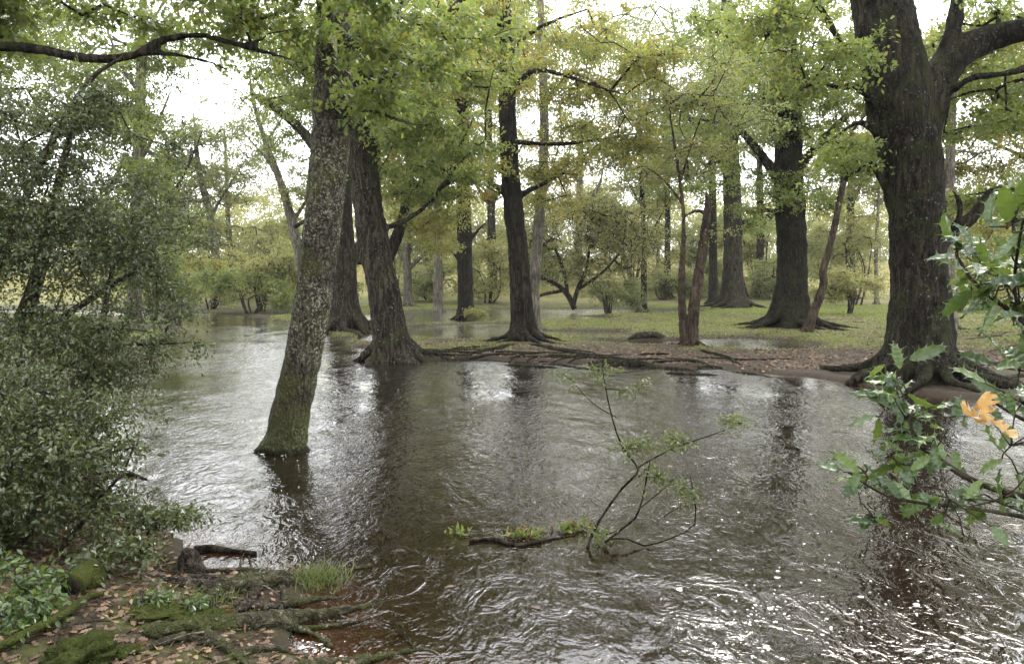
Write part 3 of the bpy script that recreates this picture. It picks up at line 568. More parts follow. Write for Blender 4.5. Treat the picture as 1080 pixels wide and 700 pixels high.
# --- trees farther off: (name, label, trunk line, depth, crown, leaf material, bark, how bare)
FARTREES = [
 ('thin_tree', 'thin dark straight trunk on the lawn before the golden slope', [(679, 325, 9), (679, 300, 7.5), (679, 260, 7), (678, 220, 6.5), (676, 170, 6), (674, 110, 5), (672, 40, 4)], 46, [(675, 130, 0, 3.2, 3, 3.2), (670, 60, 0, 3, 3, 3), (655, 200, 0, 1.6, 2, .9)], 'grey_leaf', 'bark_dark', .2, 150),
 ('bent_tree', 'slim tree curving up from the same foot as the thin dark trunk', [(675, 325, 8), (669, 305, 7.5), (663, 285, 7), (656, 265, 6.5), (650, 252, 6), (640, 238, 5), (625, 228, 4)], 45.6, [(640, 225, 0, 2.6, 2, 1.2), (690, 190, 0, 2.4, 2, 1.2)], 'oak_leaf_yellow', 'bark_pale', .1, 90),
 ('bare_tree', 'tall half bare tree with ascending grey limbs at the river bend', [(228, 320, 13), (228, 280, 11), (222, 230, 9), (210, 180, 7), (206, 140, 4.5), (203, 110, 2)], 52, [(205, 170, 0, 3.0, 2.4, 3.2), (240, 160, 0, 3, 2.5, 3.6), (180, 200, 0, 2.6, 2, 2.4)], 'grey_leaf', 'bark_pale', .45, 330),
 ('birch', 'slim leafy pale tree at the river bend, beside the half bare one', [(245, 320, 10), (243, 270, 8), (240, 220, 6), (238, 165, 4), (236, 110, 1.5)], 57, [(252, 250, 0, 3.4, 3, 2.6), (240, 190, 0, 1.8, 2, 2.2), (285, 265, 0, 2.2, 2.4, 2)], 'shrub_leaf', 'bark_pale', .2, 170),
 ('ivy_tree', 'tree with greyish foliage rising behind the holly thicket, upright stem', [(140, 330, 18), (143, 250, 14), (146, 170, 13), (148, 100, 12), (150, 40, 10), (152, -40, 7)], 24, [(130, 110, 0, 2.4, 2.4, 2.2), (90, 40, 0, 3, 3, 2), (170, 30, 0, 1.6, 1.8, 1.4), (165, 200, 0, 1.2, 1.6, 1.6), (160, 270, 0, 1.2, 1.4, 1.0)], 'oak_leaf_dark', 'bark_pale', .1, 280),
 ('spreading_tree', 'tall tree filling the corner above the holly thicket', [(-75, 340, 34), (-72, 240, 28), (-66, 120, 26), (-60, 0, 22), (-55, -100, 16)], 19, [(30, 60, 0, 2.6, 2.6, 2.2), (80, 130, 0, 2.2, 2.2, 1.6), (-40, 150, 0, 2.2, 2.2, 2), (0, -40, 0, 3, 3.5, 1.6), (130, 160, .5, 1.3, 1.5, 1.1)], 'oak_leaf_dark', 'bark_oak', .05, 300),
 ('ash', 'open crowned tree with upswept forked limbs left of the lichen spotted trunk', [(325, 338, 16), (318, 280, 13), (308, 235, 11), (295, 190, 9), (280, 150, 7), (268, 110, 5), (262, 70, 2)], 33, [(270, 130, 0, 1.9, 2, 2.0), (300, 60, 0, 2.2, 2.2, 2), (305, 180, 0, 1.5, 1.6, 1.5), (318, 235, 0, 1.2, 1.3, .9), (255, 40, 0, 1.6, 1.6, 1.0)], 'grey_leaf', 'bark_pale', .25, 190),
 ('meadow_tree', 'grey green tree standing between the thin trunk and the twin stems', [(705, 322, 9), (704, 280, 8), (704, 220, 7), (702, 150, 6), (700, 60, 4)], 58, [(700, 160, 0, 4, 4, 4), (690, 60, 0, 5, 5, 4)], 'grey_leaf', 'bark_oak', .1, 150),
 ('hill_pine', 'thin far trunk silhouetted on the golden slope', [(693, 308, 5), (694, 270, 4.5), (695, 220, 4), (696, 160, 3)], 80, [(695, 170, 0, 4, 4, 4)], 'oak_leaf_dark', 'bark_red', .1, 70),
 ('copse_oak', 'leafy oak seen between the straight oak and the central oak', [(519, 318, 13), (519, 280, 11), (518, 220, 10), (516, 140, 8), (515, 40, 5)], 62, [(515, 150, 0, 5, 5, 4.5), (515, 50, 0, 6, 6, 5)], 'oak_leaf_yellow', 'bark_oak', .1, 150),
 ('copse_birch', 'leafy pale tree beyond the small oak with bleached roots', [(452, 318, 9), (452, 280, 8), (453, 220, 7), (454, 140, 5)], 66, [(450, 200, 0, 5, 5, 4), (445, 110, 0, 6, 6, 5)], 'shrub_leaf', 'bark_pale', .1, 130),
 ('lawn_oak', 'rounded green oak on the far lawn between the wide footed oak and the mossy oak', [(802, 318, 12), (802, 290, 10), (802, 240, 9), (801, 170, 7)], 64, [(800, 190, 0, 5, 5, 4), (800, 100, 0, 7, 6, 5)], 'oak_leaf', 'bark_oak', .0, 150),
 ('thicket_oak', 'yellow green oak in the thicket between the mossy oak and the massive oak', [(898, 318, 12), (897, 270, 10), (897, 220, 9), (899, 140, 7)], 58, [(895, 190, 0, 4.5, 4.5, 3.2), (890, 100, 0, 6, 6, 4.5), (930, 220, 0, 2.5, 3, 2)], 'oak_leaf_yellow', 'bark_oak', .05, 170),
 ('thicket_birch', 'pale stemmed tree in the thicket close by the massive oak', [(925, 316, 6), (924, 270, 5), (926, 220, 4.5), (929, 150, 3)], 52, [(925, 170, 0, 3, 3, 2.6)], 'shrub_leaf', 'bark_pale', .2, 80),
 ('bend_oak', 'dark green oak on the outer bank of the river bend', [(180, 322, 14), (180, 270, 11), (178, 210, 9), (176, 150, 6)], 48, [(175, 220, 0, 3.2, 3, 2.6), (150, 150, 0, 3, 3, 2.4)], 'oak_leaf', 'bark_oak', .1, 170),
 ('crowded_oak', 'yellowing oak crowding behind the riverside oak and the straight oak', [(462, 322, 12), (462, 270, 11), (461, 200, 10), (460, 100, 8), (460, 0, 5)], 44, [(455, 120, 0, 4, 4, 3.5), (460, 30, 0, 5, 5, 4)], 'oak_leaf_yellow', 'bark_pale', .0, 190),
 ('veteran_oak', 'tall pale oak glimpsed between the central oak and the twin stems', [(752, 318, 12), (752, 260, 10), (751, 180, 9), (750, 80, 7), (749, 0, 5)], 50, [(745, 110, 0, 4.5, 4.5, 4), (740, 10, 0, 5, 5, 4), (640, 40, 2, 4.5, 4.5, 3)], 'grey_leaf', 'bark_oak', .1, 220),
 ('far_oak', 'pale green oak rising beyond the gnarled sallow', [(610, 315, 12), (610, 270, 10), (611, 220, 9), (612, 150, 7)], 74, [(605, 190, 0, 6, 6, 4), (630, 130, 0, 5, 5, 4), (570, 150, 0, 4, 4, 4)], 'shrub_leaf', 'bark_pale', .15, 170),
]
for i, (nm, lb, tk, Y, cr, lm, bm, bare, na) in enumerate(FARTREES):
    g = np.random.default_rng(500 + i); k = len(tk); lim = []
    for j in range(4):
        q = tk[min(k - 1, 2 + j % (k - 2))]; s = (-1) ** j
        lim.append([(q[0], q[1], q[2] * .55), (q[0] + s * g.uniform(12, 22), q[1] - g.uniform(18, 34), q[2] * .42), (q[0] + s * g.uniform(22, 42), q[1] - g.uniform(45, 85), q[2] * .26)])
    tree(nm, lb, 'tree', tk, float(Y), lim, cr, n_attr=na, n_tw=6, n_lf=9 if bare > .2 else 12, tw=.022 * Y, leaf=.0034 * Y if Y > 30 else .0046 * Y, lmat=lm, bmat=bm, vox=.0018 * Y, segs=14, seed=30 + i, bare=bare, nroot=5, rootL=.03 * Y, r_tip=.00022 * Y, crown_from=.3)

for i, (x, y, lb) in enumerate([(-7, -7, 'unseen tall oak added for shade behind the viewpoint, nearest the holly'), (8, -9, 'unseen oak added for shade across the bend behind the viewpoint'), (0, -15, 'unseen broad oak added for shade straight behind the viewpoint'), (-15, 2, 'unseen oak added for shade in the wood behind the holly thicket'), (15, -3, 'unseen oak added for shade on the near bank downstream')]):  # oaks out of view, added so their crowns shade the trunk fronts
    z0 = hz(x, y)
    tree('oak', lb, 'tree', [(x, y, z0, .8), (x + .1, y, z0 + 2, .62), (x - .1, y + .2, z0 + 6, .55), (x, y, z0 + 11, .3)], 1, [[(x, y, z0 + 4, .2), (x + 1.5, y + 1, z0 + 6, .15), (x + 3, y + 1, z0 + 7, .08)], [(x, y, z0 + 4.5, .2), (x - 1.5, y - 1, z0 + 6, .15), (x - 3, y, z0 + 7, .08)]],
         [(x, y, z0 + 7.5, 4.6, 4.6, 2.4), (x + 1, y, z0 + 4.2, 3.2, 3.2, 1.0), (x, y, z0 + 10.5, 3.5, 3.5, 2)], n_attr=120, n_tw=5, n_lf=10, tw=1.0, leaf=.24, lmat='oak_leaf', bmat='bark_oak', world=True, seed=300 + i, step=.8)
# ------------------------------------------------------------------ shrubs
def shrub(name, label, px, py, Y, r, n, lmat, leaf, tw, n_stem=6, cat='shrub', bmat='twig', n_tw=6, n_lf=10, seed=0, group=None, ells=None, r_tip=None, bare=0, tmpl=KITE, stems=None, flat=.6, droop=0, step=.4, smat=None, srad=1.0):
    g = np.random.default_rng(900 + seed); c = P(px, py, Y); gz = max(hz(c[0], c[1]), -.2)
    root = thing(name, (c[0], c[1], max(gz, 0)), label, cat, group); mb = MB(); nodes = []
    r_tip = r_tip or .0002 * Y
    if stems is None:
        for k in range(n_stem):
            a = g.uniform(0, 6.28); l = g.uniform(.4, .8); top = np.array([c[0] + math.cos(a) * r[0] * .5 * l, c[1] + math.sin(a) * r[1] * .5 * l, c[2] + r[2] * .2 * l])
            b0 = np.array([c[0] + math.cos(a) * .08 * r[0], c[1] + math.sin(a) * .08 * r[1], gz - .1]); mid = (b0 + top) / 2 + g.normal(0, .08 * r[0], 3)
            p_, q_ = resample([b0, mid, top], [r_tip * 7, r_tip * 5, r_tip * 3], .2); mb.add(*tube(p_, q_, 7, noise=.15)); nodes.append(p_[len(p_) // 3:])
    else:
        for s in stems:
            pts = np.array([P(q[0], q[1], Y + (q[3] if len(q) > 3 else 0)) for q in s]); rad = [pw(q[2], Y) / 2 * srad for q in s]
            p_, q_ = resample(pts, rad, .15); mb.add(*tube(p_, q_, 8, noise=.15)); nodes.append(p_[len(p_) // 4:])
    E = [(P(e[0], e[1], Y + e[2]), e[3:6]) for e in ells] if ells else [(c + np.array([g.uniform(-.75, .75) * r[0], g.uniform(-.6, .6) * r[1], g.uniform(-.5, .75) * r[2]]), np.array(r) * g.uniform(.3, .75)) for _ in range(7)]
    attr = ell_points(E, n, g); attr[:, 2] = np.maximum(attr[:, 2], np.maximum(hfun(attr[:, 0], attr[:, 1]), 0) + .06)
    X, i, pj, ra, rb, tips = grow(np.concatenate(nodes), attr, step, r_tip, g=g, droop=droop)
    mb.add(*frusta(X[pj], X[i], ra, rb, 4)); pi = {int(a): int(b_) for a, b_ in zip(i, pj)}
    lt = tips[g.uniform(0, 1, len(tips)) >= bare]
    A, B, (LV, LF) = spray(X[lt], unit(np.array([X[q] - X[pi[int(q)]] for q in lt])), n_tw, tw, n_lf, leaf, flat=flat, g=g, off=leaf * .45, tmpl=tmpl, up=.6)
    mb.add(*frusta(A, B, np.full(len(A), r_tip * .6), np.full(len(A), r_tip * .25), 3))
    mb.build('stems', M[smat or bmat], root); mesh('foliage', LV, LF, M[lmat], root, smooth=False); NT[0] += len(LF)
    return root
shrub('sallow', 'gnarled spreading sallow bush with bare twisting limbs by the back pool', 620, 270, 43., (4.4, 3, 2.4), 980, 'shrub_leaf', .1, .9, seed=1, bmat='bark_oak', n_lf=7, bare=.1, droop=.15,
      stems=[[(606, 326, 6), (598, 310, 5.5), (584, 298, 4.4), (566, 290, 3.4), (556, 278, 3)], [(604, 324, 5), (610, 303, 4.5), (618, 285, 3.5), (622, 260, 2)], [(598, 312, 5), (596, 290, 4), (588, 268, 3)], [(595, 306, 4), (575, 310, 3.4), (560, 314, 2.4), (546, 308, 2)], [(608, 306, 4), (632, 290, 3.4), (648, 274, 2.5), (660, 258, 2)]],
      ells=[(620, 235, 0, 4.4, 3, 1.9), (575, 265, 0, 2.6, 2.4, 1.6), (665, 265, 0, 2.6, 2.2, 1.5), (610, 285, .8, 2.6, 2, .9), (640, 305, .5, 1.7, 1.6, .7), (600, 215, 1, 3, 2, 1.2)])
SHR = [
 ('round_bush', 'rounded yellow green bush between the mossy oak and the massive oak', 897, 300, 37., (1.35, 1.2, .8), 120, 'shrub_leaf', .11, .5),
 ('gorse_bush', 'low grey green bush at the foot of the far lawn beside the sallow', 642, 309, 41., (1.6, 1.2, .65), 110, 'grey_leaf', .11, .5),
 ('dark_bush', 'dark twiggy bush overhanging the water at the river bend', 262, 312, 40., (2.6, 1.6, 1.0), 190, 'oak_leaf_dark', .12, .6),
 ('bank_bush', 'olive bush above the dark one at the river bend', 275, 285, 43., (2.6, 1.8, 1.7), 190, 'shrub_leaf', .14, .8),
 ('bank_bush', 'russet tinged bush on the shore of the river bend', 222, 290, 46., (2.2, 1.5, 1.6), 140, 'oak_leaf_yellow', .14, .8),
 ('bank_bush', 'green bush trailing into the water under the holly thicket', 160, 300, 31., (1.7, 1.6, 1.5), 170, 'oak_leaf_dark', .12, .6),
 ('thicket_bush', 'grey green bush behind the small oak with bleached roots', 455, 298, 54., (3.6, 2, 1.7), 160, 'grey_leaf', .16, .9),
 ('thicket_bush', 'yellowish bush between the straight oak and the central oak', 515, 290, 52., (2.8, 2, 2.2), 150, 'shrub_leaf', .16, .9),
 ('thicket_bush', 'olive bush right of the thin dark trunk on the lawn', 700, 296, 56., (3, 2, 1.4), 130, 'grey_leaf', .16, .9),
 ('thicket_bush', 'broad green bush behind the big oak with wide flared foot', 795, 295, 58., (4, 2, 1.6), 170, 'grey_leaf', .17, .9),
 ('thicket_bush', 'tall twiggy pale bush behind the reddish sapling', 905, 262, 50., (3.6, 2.2, 2.4), 170, 'shrub_leaf', .14, .9),
 ('thicket_bush', 'low dark bush close behind the massive oak', 1010, 310, 40., (2.6, 1.8, 1.3), 140, 'oak_leaf_dark', .13, .7),
 ('thicket_bush', 'golden green bush at the picture edge beyond the root covered bank', 1075, 300, 42., (2.8, 2, 1.8), 150, 'shrub_leaf', .13, .8),
 ('thicket_bush', 'dim bush in the gap behind the stout half hidden oak', 345, 300, 47., (3.5, 2, 2.6), 170, 'oak_leaf_dark', .15, .9),
 ('thicket_bush', 'grey bush left of the wide footed oak on the lawn', 735, 297, 60., (3, 2, 1.6), 130, 'oak_leaf_dark', .17, .9),
 ('thicket_bush', 'tall pale thicket filling the gap left of the central oak', 500, 262, 64., (4, 2.5, 3.4), 190, 'shrub_leaf', .18, 1.1),
 ('thicket_bush', 'tall olive thicket beyond the forked and the small oak', 420, 265, 60., (4, 2.5, 3.2), 190, 'grey_leaf', .17, 1.0),
 ('thicket_bush', 'hazy green thicket between the sallow and the thin dark trunk', 668, 262, 66., (4, 2.5, 3.2), 190, 'shrub_leaf', .18, 1.1),
 ('thicket_bush', 'hazy thicket directly behind the twin stemmed tree', 735, 262, 70., (4.2, 2.5, 3.2), 190, 'grey_leaf', .19, 1.1),
 ('thicket_bush', 'sunlit thicket between the wide footed oak and the mossy oak', 800, 262, 68., (3.6, 2.5, 3), 170, 'shrub_leaf', .19, 1.1),
 ('thicket_bush', 'soft green thicket behind the thicket oak and the round bush', 880, 270, 64., (4, 2.5, 3), 180, 'grey_leaf', .18, 1.0),
 ('thicket_bush', 'leafy thicket at the picture edge beyond the broad yellowing oak', 1040, 262, 60., (5, 2.5, 3.4), 210, 'shrub_leaf', .17, 1.0),
 ('thicket_bush', 'bushy thicket peeping under the crown of the pale trunk tree', 580, 285, 70., (4, 2.5, 3.4), 190, 'grey_leaf', .19, 1.1),
 ('thicket_bush', 'dense thicket on the outer shore beyond the half bare tree', 200, 290, 62., (5, 2.5, 3.2), 210, 'grey_leaf', .17, 1.0),
 ('thicket_bush', 'willowy thicket across the water beyond the open crowned tree', 300, 270, 60., (4, 2.5, 3.4), 200, 'shrub_leaf', .17, 1.0),
 ('fern_tuft', 'fern tuft at the foot of the straight oak in the pool', 505, 333, Yf - .6, (.55, .4, .28), 36, 'shrub_leaf', .1, .25),
]
for i, q in enumerate(SHR):
    shrub(q[0], q[1], q[2], q[3], q[4], q[5], q[6], q[7], q[8], q[9], seed=10 + i, cat='fern' if q[0] == 'fern_tuft' else 'shrub', n_lf=9, bare=.15 if 'twiggy' in q[1] else 0)
# far woodland edge that reads as one mass beyond the slope
g = np.random.default_rng(77); k = 3000
xw = g.uniform(-120, 120, k); yw = 105 + g.uniform(0, 40, k) + .1 * np.abs(xw); zw = hfun(xw, yw) + g.uniform(0, 1, k) ** .9 * (11 + 5 * n2(xw, yw, .06, 2, 8))
_, _, (LV, LF) = spray(np.stack([xw, yw, zw], -1), unit(g.normal(0, 1, (k, 3))), 7, 2.6, 11, .5, flat=.7, g=g, off=.3)
tag(mesh('far_woodland', LV, LF, M['shrub_leaf'], smooth=False), 'pale olive mass of woodland closing the view beyond the slope', 'woodland', kind='stuff')
k = 2600; xw = g.uniform(-60, 60, k); yw = g.uniform(58, 100, k); zw = hfun(xw, yw) + g.uniform(0, .7, k)
_, _, (LV, LF) = spray(np.stack([xw, yw, zw], -1), unit(g.normal(0, 1, (k, 3))), 5, .9, 7, .24, flat=.7, g=g, off=.12)
tag(mesh('bracken', LV, LF, M['bracken'], smooth=False), 'golden brown bracken and heath covering the far slope', 'bracken', kind='stuff')
# ------------------------------------------------------------------ holly thicket on the near bank
shrub('holly_bush', 'tall dark holly thicket hanging over the river, sprays reaching out across the water', 40, 330, 6.4, (1, 1, 1), 690, 'holly', .034, .27, seed=60, n_tw=7, n_lf=12, r_tip=.0025, tmpl=LEAF, step=.18, flat=.7, cat='holly',
      stems=[[(-20, 560, 30), (-10, 460, 26), (10, 380, 20), (40, 290, 14), (60, 200, 9), (80, 120, 5)], [(-10, 470, 8), (30, 415, 6), (80, 380, 5), (130, 365, 4), (185, 362, 2)], [(98, 520, 9), (96, 450, 8), (100, 400, 7), (110, 330, 6), (125, 250, 4)],
             [(0, 400, 12), (60, 340, 8), (120, 300, 6), (165, 270, 3)], [(-10, 300, 10), (40, 180, 7), (90, 90, 5), (130, 60, 3)]],
      ells=[(30, 160, 0, .8, .7, .6), (50, 260, 0, .8, .8, .5), (115, 235, -.2, .6, .6, .45), (105, 335, -.2, .65, .6, .34), (150, 150, .2, .3, .3, .12), (165, 215, 0, .22, .3, .1), (175, 330, -.1, .2, .25, .1), (40, 370, 0, .7, .7, .35), (150, 365, -.1, .32, .3, .16), (195, 364, 0, .13, .15, .06), (170, 388, 0, .14, .15, .1), (110, 125, 0, .4, .45, .16), (160, 300, 0, .25, .3, .3), (150, 200, 0, .2, .25, .12), (185, 250, 0, .2, .2, .1), (60, 400, .2, .6, .5, .3), (120, 420, 0, .2, .2, .12)])
shrub('holly_bush', 'lower bushy holly crowding the bank under the tall holly thicket', 40, 500, 4.7, (.5, .5, .5), 340, 'holly', .034, .22, seed=61, n_tw=6, n_lf=10, r_tip=.002, tmpl=LEAF, step=.14, flat=.7, cat='holly',
      stems=[[(20, 640, 14), (30, 560, 10), (50, 480, 7), (80, 420, 4)], [(10, 640, 12), (-10, 520, 8), (0, 430, 5)], [(30, 620, 9), (80, 560, 6), (110, 520, 4), (130, 500, 2)]],
      ells=[(50, 470, 0, .5, .45, .32), (20, 540, 0, .4, .4, .26), (95, 440, .1, .28, .3, .14), (80, 520, 0, .26, .3, .2), (125, 450, .1, .12, .2, .1), (-20, 430, 0, .4, .4, .3)])
shrub('holly_bush', 'sparse small holly sprouting beside the grey rotten stump', 150, 560, 4.7, (.3, .3, .2), 66, 'holly', .038, .12, seed=62, n_tw=5, n_lf=7, r_tip=.0016, tmpl=LEAF, step=.12, flat=.6, cat='holly', n_stem=4,
      ells=[(140, 545, 0, .3, .25, .1), (150, 572, -.2, .16, .2, .06), (215, 542, .2, .16, .1, .04), (110, 585, -.3, .2, .2, .08)])
shrub('holly_seedling', 'pale leaved holly seedlings at the bottom corner beside the green stick', 28, 655, 3.5, (.25, .2, .2), 42, 'holly_near', .042, .1, seed=63, n_tw=4, n_lf=5, r_tip=.0016, tmpl=LEAF, step=.1, cat='holly', n_stem=5,
      ells=[(20, 610, .2, .16, .2, .1), (40, 640, 0, .18, .16, .08), (10, 665, -.1, .14, .15, .07)])
shrub('holly_seedling', 'tiny holly seedling in front of the thick gnarled root', 188, 690, 3.75, (.1, .1, .08), 12, 'holly_near', .034, .07, seed=64, n_tw=4, n_lf=5, r_tip=.0012, tmpl=LEAF, step=.08, cat='holly', n_stem=3,
      ells=[(188, 688, 0, .13, .1, .05)])

# ------------------------------------------------------------------ near bank: roots, mossy lumps, sticks
def on(px, py, lift=0.0):
    q = GH(px, py).copy(); q[2] = max(hz(q[0], q[1]), 0) + lift; return q
def stick(name, label, cat, line, mat, group=None, noise=.2, nf=14, segs=12, lump=0, side=(), drop=0, step=.03, parent=None):
    """line: [(px, py, width_px, lift m)] laid on the ground"""
    pts = []; rad = []
    rt = name == 'gnarled_root'
    for px, py, wd, *l in line:
        q = on(px, py); r_ = pw(wd, q[1]) / 2 * (.74 if rt else 1); q[2] += (l[0] if l else r_ * (.0 if rt else .5)); pts.append(q); rad.append(r_)
    mb = MB(); p_, r_ = resample(pts, rad, step); mb.add(*tube(p_, r_, segs, noise=noise, nf=nf, seed=len(label)))
    for sd_ in side:
        pp = []; rr = []
        for px, py, wd, *l in sd_:
            q = on(px, py); r2 = pw(wd, q[1]) / 2 * (.7 if rt else 1); q[2] += (l[0] if l else r2 * .5); pp.append(q); rr.append(r2)
        a_, b_ = resample(pp, rr, step); mb.add(*tube(a_, b_, max(6, segs - 4), noise=noise, nf=nf, seed=3))
    o = mb.build(name, M[mat], parent)
    if lump: remesh(o, lump, 2, lump * 4, .06)
    if parent is None: tag(o, label, cat, group)
    return o
stick('gnarled_root', 'thick gnarled grey root lying along the bank edge by the amber pool', 'root', [(150, 668, 26), (200, 664, 34), (250, 660, 36), (300, 655, 30), (345, 648, 20), (385, 640, 11), (410, 634, 5)], 'root', lump=.012, side=[[(215, 668, 20), (245, 690, 16), (270, 712, 12)], [(300, 660, 16), (330, 672, 12), (352, 684, 8)]], noise=.35, nf=9)
stick('gnarled_root', 'knotted grey root under the grass tuft, reaching into the water', 'root', [(190, 618, 20), (225, 622, 34), (260, 618, 38), (295, 614, 34), (325, 612, 22), (360, 604, 11), (395, 596, 5)], 'root', lump=.012, side=[[(230, 624, 22), (215, 640, 18), (180, 648, 12)], [(270, 622, 22), (262, 640, 16), (236, 652, 10)]], noise=.4, nf=8)
stick('gnarled_root', 'low wet root running out of the picture at the bottom, below the amber pool', 'root', [(310, 706, 24), (360, 700, 18), (405, 692, 13), (440, 686, 9), (465, 680, 4)], 'root', lump=.012, side=[[(436, 684, 7), (425, 668, 6, .03), (415, 654, 4, .05)], [(390, 694, 7), (378, 676, 5, .02), (366, 664, 3, .03)]], noise=.3, nf=9)
stick('rotten_stump', 'grey rotten stump standing at the water edge', 'stump', [(203, 606, 34, -.05), (202, 604, 30, .03), (200, 603, 25, .08), (196, 602, 17, .12), (192, 602, 5, .14)], 'root', lump=.012, noise=.3, nf=8)
stick('sunken_branch', 'dark wet branch lying in the shallows beside the rotten stump', 'branch', [(206, 582, 11, .01), (225, 582, 9, .02), (245, 584, 6, .02), (270, 586, 5, .015)], 'bark_dark')
stick('sunken_branch', 'thin dark stick breaking the surface near the far end of the lower holly', 'branch', [(98, 500, 3, 0), (118, 501, 6, .02), (136, 501, 5, .02), (155, 506, 2, 0)], 'bark_dark')
stick('sunken_branch', 'short dark twig stub in the river beyond the thin dark stick', 'branch', [(112, 486, 3, 0), (120, 486, 5, .02), (128, 489, 2, .0)], 'bark_dark')
stick('green_stick', 'smooth green stick propped across the corner of the bank', 'stick', [(-20, 700, 11, .03), (30, 678, 10, .05), (70, 658, 9, .06), (92, 640, 7, .05), (108, 632, 5, .03)], 'moss', noise=.06)
stick('bare_stick', 'bare brown stick lying across the leaf litter', 'stick', [(60, 596, 5), (100, 594, 5), (140, 590, 4), (175, 586, 3)], 'bark_red')
stick('bare_stick', 'thin pale stick crossing the litter towards the rotten stump', 'stick', [(95, 580, 3), (120, 584, 3.5), (150, 578, 3), (182, 576, 2)], 'bark_pale')
g = np.random.default_rng(44)
NROOT = [((120, 640, 9), (165, 634, 8), (215, 638, 6), (250, 644, 3)), ((215, 602, 8), (250, 604, 9), (285, 606, 7), (318, 604, 4)), ((225, 700, 10), (268, 688, 9), (310, 690, 7), (350, 700, 4)), ((140, 690, 9), (185, 676, 10), (228, 682, 8), (262, 694, 5)), ((250, 640, 8), (285, 642, 9), (330, 634, 7), (362, 630, 3)),
         ((170, 610, 7), (205, 616, 8), (240, 634, 7), (262, 648, 5)), ((290, 612, 6), (300, 630, 7), (296, 646, 6), (304, 660, 4)), ((290, 660, 7), (330, 664, 6), (368, 658, 4), (402, 648, 2)), ((175, 588, 6), (190, 608, 8), (222, 612, 8), (252, 616, 5))]
for i, l in enumerate(NROOT):
    stick('thin_root', 'thin grey root weaving between the two thick roots of the near bank', 'root', [(q[0], q[1], q[2], pw(q[2], 4.2) * (.25 if 0 < j < 3 else -.35)) for j, q in enumerate(l)], 'root', group='thin roots in the near bank', noise=.4, nf=12, segs=10)
for i in range(46):
    a = g.uniform(0, 6.28); px = g.uniform(20, 300); py = g.uniform(585, 695)
    if px > 210 and py < 600: continue
    L = g.uniform(12, 40); dx, dy = math.cos(a) * L, math.sin(a) * L * .5
    stick('fallen_twig', 'thin dry twig lying among the leaf litter of the near bank', 'twig', [(px - dx, py - dy, 1.6, .012), (px + g.normal(0, 3), py + g.normal(0, 2), 2.0, .03), (px + dx, py + dy, .9, .02)], ['bark_red', 'bark_pale', 'twig'][i % 3], group='dry twigs in the leaf litter', segs=5, step=.04)
def mound(name, label, cat, px, py, rx, rz, mat, ry=None, seed=0, noise=.25, cap=None):
    c = on(px, py); ry = ry or rx; u = np.linspace(0, np.pi, 36); th = np.linspace(0, 2 * np.pi, 64, endpoint=False)
    D = np.stack([np.sin(u)[:, None] * np.cos(th), np.sin(u)[:, None] * np.sin(th), np.cos(u)[:, None] * np.ones(64)], -1)
    D = D * (1 + noise * fbm(D * 1.8 + seed, 4, seed) + .5 * noise * fbm(D * 7 + seed, 3, seed + 5))[..., None]
    V = c + D * np.array([rx, ry, rz]); n, s = 36, 64; i = np.arange(n - 1)[:, None] * s; j = np.arange(s)[None]; k = (j + 1) % s
    return tag(mesh(name, V.reshape(-1, 3), np.stack([i + j, i + s + j, i + s + k, i + k], -1).reshape(-1, 4), M[mat]), label, cat)
mound('mossy_boulder', 'round mossy boulder at the bottom of the bank', 'boulder', 88, 696, .19, .09, 'moss', .15, seed=1, noise=.6)
mound('mossy_boulder', 'low spreading moss cushion behind the thick gnarled root', 'moss', 165, 648, .24, .035, 'moss', .12, seed=2, noise=.7)
mound('mossy_boulder', 'small mossy hump in front of the knotted grey root', 'moss', 210, 652, .2, .035, 'moss', .09, seed=3, noise=.7)
mound('mossy_boulder', 'mossy lump among leaf litter behind the short mossy log', 'moss', 92, 612, .1, .09, 'moss', seed=4)
mound('pale_stone', 'pale lichen whitened stone wedged by the knotted root', 'stone', 183, 634, .055, .05, 'bark_pale', .04, seed=5)
lg = stick('mossy_log', '', '', [(96, 612, 24, .06), (86, 620, 25, .06), (76, 628, 25, .05)], 'moss', parent=thing('short_log', on(86, 620), 'short mossy log with a dark hollow end beside the green stick', 'log'), noise=.1)
p0 = on(76, 628, .05); p1 = on(96, 612, .06); ax = unit(p0 - p1)
V, f, t = tube(np.array([p0 - ax * .01, p0 + ax * .006]), [.045, .04], 20, noise=.1, nf=30); mesh('hollow_end', V, [f, t], M['bark_dark'], lg.parent)

def blades(name, label, cat, kind, C, n, hgt, spread, mat, g, width=.004):
    i = g.integers(0, len(C), n); base = C[i] + np.stack([g.normal(0, spread, n), g.normal(0, spread, n), np.zeros(n)], -1); base[:, 2] = np.maximum(hfun(base[:, 0], base[:, 1]), -.02) - .005
    d = unit(np.stack([g.normal(0, .45, n), g.normal(0, .45, n), np.ones(n)], -1)); h = hgt * g.uniform(.4, 1.2, n)[:, None]; s = unit(np.cross(d, g.normal(0, 1, (n, 3)))) * width
    tip = base + d * h; tip[:, :2] += d[:, :2] * h * .4; mid = base + d * h * .55
    V = np.stack([base - s, base + s, mid + s * .7, tip, mid - s * .7], 1).reshape(-1, 3); o = np.arange(n)[:, None] * 5
    return tag(mesh(name, V, [o + np.array([0, 1, 2, 4]), o + np.array([4, 2, 3])], M[mat], smooth=False), label, cat, kind=kind)
g = np.random.default_rng(5)
blades('grass_tuft', 'shaggy olive grass tuft growing on the knotted grey root', 'grass', None, np.array([on(336, 612)]), 420, .12, .09, 'sapling_leaf', g)
blades('grass_tuft', 'thin grassy fringe on the bank behind the knotted root', 'grass', 'stuff', np.array([on(200, 640), on(230, 640), on(240, 632), on(190, 645)]), 300, .08, .07, 'sapling_leaf', g, .003)
